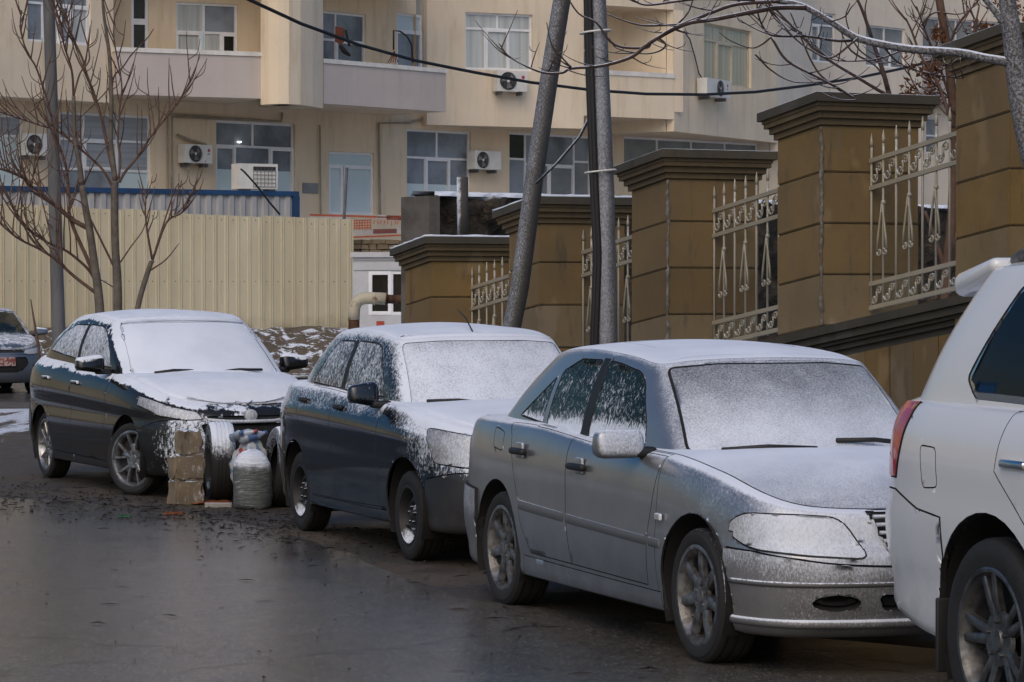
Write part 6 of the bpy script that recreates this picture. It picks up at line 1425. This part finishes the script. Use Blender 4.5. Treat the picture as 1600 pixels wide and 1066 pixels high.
def left_shrub():
    D = 37.5; g = at(168, 459, D); root = thing('bare_tree', 'leafless reddish multi-stemmed tree in front of the cream fence', 'tree', (g[0], g[1], 0)); o = np.array(root.location)
    tr = MB(); cr = MB(); by = 459 + CAMH * FPX / D
    A, _ = limb(tr, [(170, by), (160, 560), (156, 487), (153, 451), (149, 422), (140, 359), (134, 327), (128, 290)], D, 8.5, 5)
    A2, _ = limb(tr, [(128, 290), (124, 255), (117, 215), (115, 150)], D, 4.8, 3)
    B, _ = limb(tr, [(176, by), (183, 560), (184, 482), (183, 427), (180, 385), (179, 306), (180, 283)], D, 8, 5.5)
    B2, _ = limb(tr, [(180, 283), (175, 240), (173, 219), (174, 151), (171, 89), (166, 50), (161, 10), (158, -60)], D, 4.6, 1.8)
    C, _ = limb(tr, [(190, by), (206, 560), (215, 482), (232, 422), (238, 407)], D, 5.5, 3.6)
    for ch in (tr,): ch.obj('trunk', 'bark_grey', root, True, o)
    segs = [([(150, 458), (116, 432), (87, 406), (63, 390), (26, 371), (-10, 340)], 4.5, 2), ([(150, 440), (136, 419), (105, 393), (76, 380), (47, 361), (29, 343), (13, 306)], 4, 1.6), ([(142, 359), (113, 343), (84, 319), (52, 298), (44, 283), (20, 270), (-5, 262)], 6, 3),
            ([(156, 450), (137, 406), (116, 359), (108, 332), (109, 317), (105, 274), (100, 249), (86, 210), (76, 165), (57, 107), (41, 80), (32, 41), (34, 16)], 5, 1.4), ([(182, 425), (160, 380), (140, 340), (128, 318), (112, 309)], 3, 1.4), ([(180, 300), (160, 265), (128, 235), (90, 205), (60, 195), (0, 175)], 3.4, 1.8),
            ([(186, 285), (196, 268), (215, 245), (235, 215), (255, 190), (275, 165), (297, 128)], 4, 1.3), ([(185, 280), (188, 250), (184, 215), (187, 170), (190, 130), (178, 60), (180, 20)], 3, 1.3), ([(180, 283), (167, 225), (160, 190), (148, 150), (135, 115), (128, 90), (112, 55), (100, 20), (82, -20)], 4.2, 1.6),
            ([(174, 150), (178, 120), (192, 105), (206, 85), (230, 60), (240, 45)], 2.4, 1.1), ([(115, 150), (112, 110), (100, 70), (96, 40), (85, 10)], 3, 1.2), ([(115, 150), (125, 115), (140, 90), (128, 40), (125, 25)], 2.5, 1.1), ([(130, 290), (150, 250), (170, 225)], 2, 1), ([(172, 135), (160, 150), (140, 170), (120, 190)], 1.8, 1),
            ([(238, 407), (228, 346), (228, 304)], 3, 1.2), ([(238, 407), (260, 348), (284, 332), (297, 306)], 3, 1.4), ([(236, 422), (260, 405), (280, 380)], 2.2, 1), ([(188, 410), (205, 385), (222, 362), (230, 340)], 2, 1), ([(183, 452), (168, 443), (156, 436)], 2, 1.5), ([(243, 390), (262, 330), (272, 300), (280, 285)], 2, 1)]
    for pts, r0, r1 in segs: limb(cr, pts, D + random.uniform(-.3, .3), r0 * .72, r1 * .72, 5, .1, 6)
    for pts, n, ln in ((segs[0][0], 13, 105), (segs[1][0], 13, 110), (segs[2][0], 16, 105), (segs[3][0], 16, 95), (segs[5][0], 12, 90), (segs[6][0], 12, 90), (segs[7][0], 9, 85), (segs[8][0], 15, 95), (segs[10][0], 8, 80), (segs[15][0], 8, 60), (segs[14][0], 5, 50)):
        shoots(cr, smooth_line(pts, 6), D, int(n * 1.5), ln, 1.0, 1.35, .45)
    cr.obj('crown', 'bark_red', root, True, o)
    for x, y0, y1, l in ((122, 520, 438, 'leftmost'), (135, 505, 455, 'second'), (202, 500, 422, 'third')): pass
    m = MB(); r2 = thing('sapling', 'single thin reddish sapling stem between the grey pole and the pale saloon', 'sapling', gnd(66, 575 + 60)); o2 = np.array(r2.location)
    MB().tube([tuple(o2), at(60, 540, gnd(66, 635)[1]), at(53, 500, gnd(66, 635)[1]), at(48, 468, gnd(66, 635)[1])], [.03, .025, .018, .01], 6).obj('stem', 'bark_red', r2, True, o2)
left_shrub()
def street_tree():
    D = 17.4; g = at(1650, 459, D); root = thing('bare_tree', 'bare snow-lined tree at the right edge, one long limb reaching left over the wall', 'tree', (g[0], g[1], 0)); o = np.array(root.location)
    by = 459 + CAMH * FPX / D; tr = MB(); cr = MB()
    limb(tr, [(1650, by), (1648, 600), (1634, 330), (1611, 230), (1597, 170), (1588, 110), (1581, 52), (1574, 0), (1566, -90)], D, 24, 12, 5, 0, 12)
    main, _ = limb(tr, [(1588, 108), (1572, 97), (1540, 91), (1495, 82), (1416, 76), (1351, 63), (1325, 52), (1298, 34), (1253, 9), (1219, 2), (1180, -4)], D, 8, 4, 5, .0, 9)
    limb(tr, [(1588, 70), (1572, 42), (1555, 18), (1532, -10)], D, 7, 4.5, 5, 0, 8)
    tr.obj('trunk', 'bark_snow', root, True, o)
    S = [([(1260, 12), (1219, 12), (1174, 19), (1118, 30), (1071, 38), (1017, 66), (987, 89), (940, 103), (894, 107), (878, 114), (851, 114), (825, 105), (794, 87), (780, 68)], 5, 1.2), ([(1219, 2), (1151, 7), (1104, 23), (1053, 44), (1017, 66)], 3.6, 3), ([(1017, 66), (1008, 75), (960, 70), (932, 36), (905, 22), (886, -4)], 2.8, 1.3), ([(894, 107), (878, 90), (862, 70), (854, 35)], 2.2, .8), ([(892, 105), (880, 98), (868, 88)], 1.8, .7),
         ([(1071, 38), (1010, 40), (980, 34), (948, 22)], 2.4, 1), ([(1052, 45), (1075, 20), (1084, -5)], 2.2, 1.2), ([(1030, 60), (1040, 70), (1030, 80), (1005, 84), (965, 76), (952, 60)], 2, .9), ([(1350, 62), (1310, 64), (1262, 57), (1210, 56), (1194, 45), (1184, 20), (1183, -5)], 3, 1.2), ([(1205, 58), (1190, 70), (1172, 75), (1140, 63), (1124, 50)], 2, .9), ([(1208, 57), (1222, 44), (1216, 40)], 1.2, .8), ([(1340, 60), (1300, 90), (1270, 80), (1240, 58), (1205, 15), (1198, -5)], 2.2, 1), ([(1253, 52), (1230, 35), (1208, 18)], 1.8, .9),
         ([(1298, 34), (1320, 26), (1330, 12), (1345, -5)], 1.6, .9), ([(1180, 0), (1100, -2), (1060, 2), (1010, 8), (985, -2)], 3, 1.5), ([(1206, 60), (1230, 95), (1280, 122), (1310, 138), (1338, 156)], 2.4, 2.2), ([(1180, 85), (1205, 110), (1240, 128), (1285, 128)], 1.8, 1), ([(1416, 76), (1380, 90), (1350, 95), (1310, 95), (1290, 88)], 1.8, .9), ([(1380, 72), (1400, 95), (1430, 110), (1480, 120), (1505, 122)], 2.0, 1.2)]
    for pts, a, b in S: limb(cr, pts, D + random.uniform(-.2, .2), a * .85, b * .85, 5, .06, 6)
    for pts, n, ln in ((S[0][0], 18, 65), (S[1][0], 8, 60), (S[8][0], 14, 65), (S[11][0], 10, 65), (S[14][0], 9, 50), (S[15][0], 8, 60), (S[17][0], 7, 55), (S[18][0], 7, 55)): shoots(cr, smooth_line(pts, 6), D, n, ln, random.choice((.8, .5)), 1.2, .7, True)
    cr.obj('crown', 'bark_twig', root, True, o)
street_tree()
def garden_trees():
    D = 27.; g = at(1478, 459, D); root = thing('bare_tree', 'reddish tree with clumps of dry brown leaves growing behind the railing', 'tree', (g[0], g[1], .6)); o = np.array(root.location); tr = MB(); cr = MB()
    limb(tr, [(1474, 640), (1477, 450), (1488, 330), (1490, 184), (1480, 79), (1468, 0), (1460, -70)], D, 8.5, 6, 5, 0, 9); limb(tr, [(1480, 410), (1500, 350), (1530, 290), (1556, 240)], D, 5, 3); limb(tr, [(1478, 430), (1464, 380), (1445, 330)], D, 4, 2.5)
    tr.obj('trunk', 'bark_warm', root, True, o)
    T = [([(1490, 200), (1465, 130), (1440, 90), (1425, 50), (1415, 28)], 3, 1.2), ([(1490, 170), (1470, 110), (1450, 60), (1432, 10)], 2.6, 1.2), ([(1492, 180), (1510, 120), (1520, 60), (1530, 10)], 2.6, 1.3), ([(1510, 175), (1490, 150), (1455, 160), (1430, 135), (1415, 100)], 2, 1), ([(1505, 180), (1470, 140), (1440, 120)], 2, 1), ([(1508, 200), (1480, 165), (1445, 150)], 2, 1), ([(1480, 79), (1496, 40), (1520, 10)], 2.4, 1.2), ([(1480, 180), (1460, 160), (1430, 142), (1420, 145)], 1.6, .9), ([(1440, 40), (1460, 20), (1500, 22), (1530, 5)], 1.6, .8)]
    for pts, a, b in T: limb(cr, pts, D + random.uniform(-.4, .4), a, b, 5, .1, 6)
    for pts, n in ((T[0][0], 8), (T[1][0], 8), (T[2][0], 9), (T[6][0], 7), (T[3][0], 6), (T[4][0], 5)): shoots(cr, smooth_line(pts, 6), D, n, 60, .7, 1.3, .6)
    cr.obj('crown', 'bark_red', root, True, o)
    v = []; f = []
    for cx, cy, n, r in ((1466, 55, 150, 16), (1530, 55, 180, 22), (1456, 112, 150, 20), (1455, 145, 150, 18), (1418, 152, 150, 22), (1427, 105, 14, 8), (1558, 5, 60, 22), (1500, 120, 40, 22), (1416, 80, 16, 8), (1495, 150, 30, 25), (1590, 15, 50, 18)):
        for _ in range(n):
            p = at(cx + random.gauss(0, r * .42), cy + random.gauss(0, r * .5), D + random.gauss(0, .15)); a, b = Vector(np.random.normal(size=3)).normalized(), Vector(np.random.normal(size=3)).normalized(); s = random.uniform(.015, .035); k = len(v); P = Vector(p) - Vector(o)
            v += [tuple(P - a * s), tuple(P + b * s * .6), tuple(P + a * s), tuple(P - b * s * .6)]; f.append((k, k + 1, k + 2, k + 3))
    lf = mesh_obj('dry_leaves', v, f, 'dry_leaf', root); lf['kind'] = 'stuff'
    D = 23.3; g = at(1393, 459, D); r2 = thing('bare_tree', 'small bare tree whose forked branches rise just behind the fourth pillar', 'tree', (g[0] + .55, g[1] + .4, .6)); o = np.array(r2.location); tr = MB(); cr = MB()
    MB().tube([tuple(o), at(1400, 380, D + .3), at(1392, 230, D), at(1391, 150, D)], [.04, .035, .03, .025], 8).obj('trunk', 'bark_grey', r2, True, o)
    for pts, a, b in (([(1391, 155), (1380, 113), (1364, 66), (1351, 26), (1338, -5)], 4.2, 2), ([(1391, 152), (1343, 123), (1285, 87), (1251, 55), (1201, 3)], 3, 1.6), ([(1388, 140), (1370, 105), (1330, 80), (1312, 45)], 1.6, .9), ([(1362, 60), (1352, 20), (1355, -5)], 1.5, 1), ([(1338, 158), (1290, 125), (1270, 100), (1252, 60), (1235, 20)], 2, 1), ([(1375, 100), (1340, 75), (1322, 30), (1328, 5)], 1.4, .8)): limb(cr, pts, D, a, b, 5, .06, 6)
    cr.obj('crown', 'bark_twig', r2, True, o)
garden_trees()
# ================================================================== things between the cars
def clutter():
    mat('limestone', (.30, .235, .145), .9, vary=.2, scale=7, bump=.5, bscale=30, snow=(1.1, .6, .95)); snowy('limestone_snow', (.19, .15, .10), .9, up=1.9, ulo=.4, uhi=.9, front=.5, flo=.75, fhi=1., wind=(.35, -.9, .2), bias=-.25, spk=35, soft=.3)
    def block(px0, px1, pyb, pyt, d, rz, label, z0):
        h = (pyb - pyt) * d / FPX; w = (px1 - px0) * d / FPX; c = at((px0 + px1) / 2, 700, d); sz = (w * .80, w * .62, h)
        bm = bmesh.new(); bmesh.ops.create_cube(bm, size=1); bmesh.ops.bevel(bm, geom=bm.edges[:], offset=.06, segments=2, affect='EDGES'); bmesh.ops.subdivide_edges(bm, edges=[e for e in bm.edges if e.calc_length() > .3], cuts=3, use_grid_fill=True)
        for v in bm.verts: v.co = Vector((v.co.x * sz[0], v.co.y * sz[1], (v.co.z + .5) * sz[2])) + Vector(np.random.normal(0, .008, 3))
        for v in bm.verts: v.co.z = max(v.co.z, 0)
        o = bm_obj('stone_block', bm, 'limestone_snow'); auto_smooth(o, 50); o.location = (c[0], c[1], z0); o.rotation_euler = (0, 0, rz); tag(o, label, 'stone block', 'stone blocks stacked by the charcoal saloon'); return h
    d = 23.6; z = 0.0
    z += block(261, 320, 789, 749, d, R(28), 'bottom limestone block of the stack beside the charcoal saloon bumper', z) - .004
    z += block(260, 321, 749, 710, d, R(24), 'middle limestone block of the stack, resting on the bottom one', z) - .004
    block(274, 316, 710, 671, d, R(30), 'smaller top limestone block of the stack, capped with snow', z)
    # old tyres on edge
    snowy('old_tyre', (.012, .012, .012), .85, up=1.2, ulo=.1, uhi=.9, front=.0, bias=-.12, spk=60, soft=.4, grad=(2, -.14, .18, -.45, .55))
    mat('tyre_in', (.008, .008, .008), .9)
    for px, d, rr, w, rz, lab, tilt in ((344, 23.9, .335, .21, R(-78), 'worn snow-topped tyre standing on edge between the stone blocks and the wrapped sack', 0), (441, 23.4, .325, .21, R(-72), 'worn tyre on edge half hidden behind the blue saloon tail', R(-8))):
        c = at(px, 700, d); h = w / 2; root = thing('old_tyre', lab, 'tyre', (c[0], c[1], rr)); root.rotation_euler = (tilt, 0, rz)
        pr = [(-h * .55, rr * .60), (-h * .95, rr * .68), (-h, rr * .82), (-h * .92, rr * .94), (-h * .7, rr * .985)]
        tr = []
        for q in (-.45, -.15, .15, .45): tr += [(h * (q - .05), rr), (h * (q - .04), rr - .004), (h * (q + .04), rr - .004), (h * (q + .05), rr)]
        auto_smooth(MB().lathe(pr + tr + [(-a, b) for a, b in pr[::-1]], 48).obj('tread', 'old_tyre', root), 30)
        auto_smooth(MB().lathe([(-h * .55, rr * .60), (-h * .3, rr * .78), (h * .3, rr * .78), (h * .55, rr * .60)], 40).obj('lining', 'tyre_in', root), 30)
    # sack of rubbish wrapped in film
    t = NT('film_wrap'); n = t.noise(4, 4, .7, stretch=(1, 1, 9), dist=1.5); z = t.sep(t.coord())[2]
    sf = t.ss(t.math('ADD', z, t.math('MULTIPLY', t.noise(14, 3), .10)), .36, .43)
    t.done(t.bsdf(t.mix(sf, t.mix(t.ss(n, .55, .72), (.11, .125, .12), (.42, .45, .45)), SNOW), t.fmix(sf, .28, .8), 0., .5, .3, t.bump(n, .03, .8)))
    c = at(394, 700, 23.15); bm = bmesh.new(); n = 40; prof = [(0, .02), (0, .13), (.02, .150), (.10, .160), (.2, .158), (.3, .155), (.37, .145), (.42, .12), (.455, .08), (.475, .03)]; rings = []
    Z = np.linspace(0, len(prof) - 1, 34)
    for q in Z:
        i = min(int(q), len(prof) - 2); u = q - i; zz = prof[i][0] * (1 - u) + prof[i + 1][0] * u; r = prof[i][1] * (1 - u) + prof[i + 1][1] * u
        rings.append([bm.verts.new((r * (1 + .05 * math.sin(3 * a + zz * 9) + .018 * math.sin(9 * a + zz * 60)) * math.cos(a), r * (1 + .04 * math.sin(2 * a + 1)) * math.sin(a), zz + .008 * math.sin(2 * a))) for a in np.linspace(0, 2 * math.pi, n, endpoint=False)])
    for a, b in zip(rings[:-1], rings[1:]):
        for k in range(n): bm.faces.new((a[k], a[(k + 1) % n], b[(k + 1) % n], b[k]))
    bm.faces.new(rings[0][::-1]); bm.faces.new(rings[-1]); o = bm_obj('wrapped_sack', bm, 'film_wrap', None, True); o.location = (c[0], c[1], 0.0); tag(o, 'bulging sack wrapped in clear film with a snow cap, between the two tyres', 'sack')
    # bag of bottles behind it
    t = NT('bag_print'); v = t.n.new('ShaderNodeTexVoronoi'); v.inputs['Scale'].default_value = 26; t.link(t.coord(), v.inputs[0]); sp = t.n.new('ShaderNodeSeparateColor'); t.link(v.outputs['Color'], sp.inputs[0])
    col = t.mix(t.ss(sp.outputs[0], .80, .88), (.40, .43, .45), (.14, .22, .36)); col = t.mix(t.ss(sp.outputs[1], .90, .94), col, (.34, .06, .05)); t.done(t.bsdf(col, .3, coat=.3))
    c = at(392, 700, 23.55); bm = bmesh.new(); bmesh.ops.create_icosphere(bm, subdivisions=4, radius=1)
    for v_ in bm.verts:
        p = v_.co; k = 1 + .10 * math.sin(5 * p.x + 3 * p.z) + .07 * math.sin(11 * p.y + 4 * p.x) + .05 * math.sin(17 * p.z + 7 * p.y); v_.co = Vector((p.x * .15 * k, p.y * .12 * k, max(0, .30 + p.z * .26 * k)))
    o = bm_obj('bottle_bag', bm, 'bag_print', None, True); o.location = (c[0], c[1], 0); tag(o, 'clear bag of bottles with blue and red prints leaning behind the wrapped sack', 'bag')
    mat('bottle_pet', (.36, .42, .50), .12, vary=.15, coat=.5); mat('label_blue', (.10, .18, .36), .4); mat('cap_red', (.32, .05, .05), .4); mat('cap_blue', (.08, .14, .34), .4)
    for k, (px, py, cp, lb) in enumerate(((371, 681, 'cap_blue', 'blue-capped plastic bottle at the left of the bag top'), (381, 679, 'cap_red', 'red-capped plastic bottle in the middle of the bag top'), (396, 682, 'cap_blue', 'blue-capped plastic bottle at the right of the bag top'))):
        p = at(px, py, 23.5); r = thing('plastic_bottle', lb, 'bottle', p, R(30 * k), 'bottles on top of the bag'); r.rotation_euler = (R(75), 0, R(50 * k + 20))
        MB().lathe([(-.12, .001), (-.12, .034), (-.04, .036), (.05, .036), (.09, .016), (.105, .014)], 12, 'z').obj('bottle_body', 'bottle_pet', r, True); MB().lathe([(-.06, .037), (.02, .037)], 12, 'z').obj('paper_label', 'label_blue', r, True); MB().lathe([(.10, .016), (.125, .016), (.125, .001)], 10, 'z').obj('cap', cp, r, True)
    # plank, rag, green scrap
    mat('plank', (.30, .29, .27), .7, snow=(1.0, .5, .9)); mat('rag_orange', (.22, .06, .015), .85, vary=.3, scale=30); mat('scrap_green', (.015, .09, .04), .5)
    a, b = at(321, 774, 23.3), at(362, 773, 23.3); o = MB().box(-.11, .11, -.02, .02, 0, .035).obj('batten', 'plank'); o.location = ((a[0] + b[0]) / 2, a[1], .0); o.rotation_euler = (0, 0, R(-4)); tag(o, 'short pale batten lying at the foot of the left tyre', 'batten')
    for px, py, sx, sy, m, lab, nm in ((333, 788, .14, .10, 'rag_orange', 'crumpled orange rag lying in front of the left tyre', 'rag'), (272, 806, .07, .04, 'rag_orange', 'small orange-brown scrap on the road edge below the stone blocks', 'scrap'), (195, 811, .045, .02, 'scrap_green', 'small green plastic scrap on the road below the alloy front wheel', 'scrap')):
        c = gnd(px, py); bm = bmesh.new(); bmesh.ops.create_grid(bm, x_segments=10, y_segments=6, size=1)
        for v_ in bm.verts: x, y = v_.co.x, v_.co.y; r_ = 1 + .25 * math.sin(5 * math.atan2(y, x)); v_.co = Vector((x * sx * r_, y * sy * r_, .006 + .018 * abs(math.sin(4 * x + 3 * y) * math.cos(5 * y))))
        r = bmesh.ops.extrude_face_region(bm, geom=bm.faces[:])
        for g in r['geom']:
            if isinstance(g, bmesh.types.BMVert): g.co.z += .006
        o = bm_obj(nm, bm, m, None, True); o.location = (c[0], c[1], .004); tag(o, lab, nm)
    # leaf litter, twigs and grit on the road edge
    mat('litter_dark', (.030, .022, .015), .8, vary=.3, scale=30); v = []; f = []
    for _ in range(2200):
        u = random.random(); px = random.uniform(-120, 470) if u < .62 else random.uniform(300, 800) if u < .95 else random.uniform(-100, 1300)
        base = 781 + max(0, px - 60) * .09; py = base + random.gauss(-4, 15) if u < .62 else base + abs(random.gauss(0, 26)) if u < .95 else random.uniform(820, 1066)
        if py < 735 or (px < 40 and py < 760 and random.random() < .5): continue
        c = gnd(px, py); a = random.uniform(0, 6.28); twig = random.random() < .15; l = random.uniform(.03, .10) if twig else random.uniform(.008, .026) * (1 if u < .85 else .6); w = .004 if twig else l * random.uniform(.35, .8); ca, sa = math.cos(a), math.sin(a); k = len(v); z = .008; t = random.uniform(.002, .014)
        v += [(c[0] - ca * l, c[1] - sa * l, z), (c[0] + sa * w, c[1] - ca * w, z + t), (c[0] + ca * l, c[1] + sa * l, z), (c[0] - sa * w, c[1] + ca * w, z + t * .3)]; f.append((k, k + 1, k + 2, k + 3))
    stuff(mesh_obj('leaf_litter', v, f, 'litter_dark'), 'dark wet leaf litter and twigs strewn along the road edge', 'litter')
clutter()
silver_saloon(); blue_saloon(); charcoal_saloon(); pale_saloon(); white_offroader()
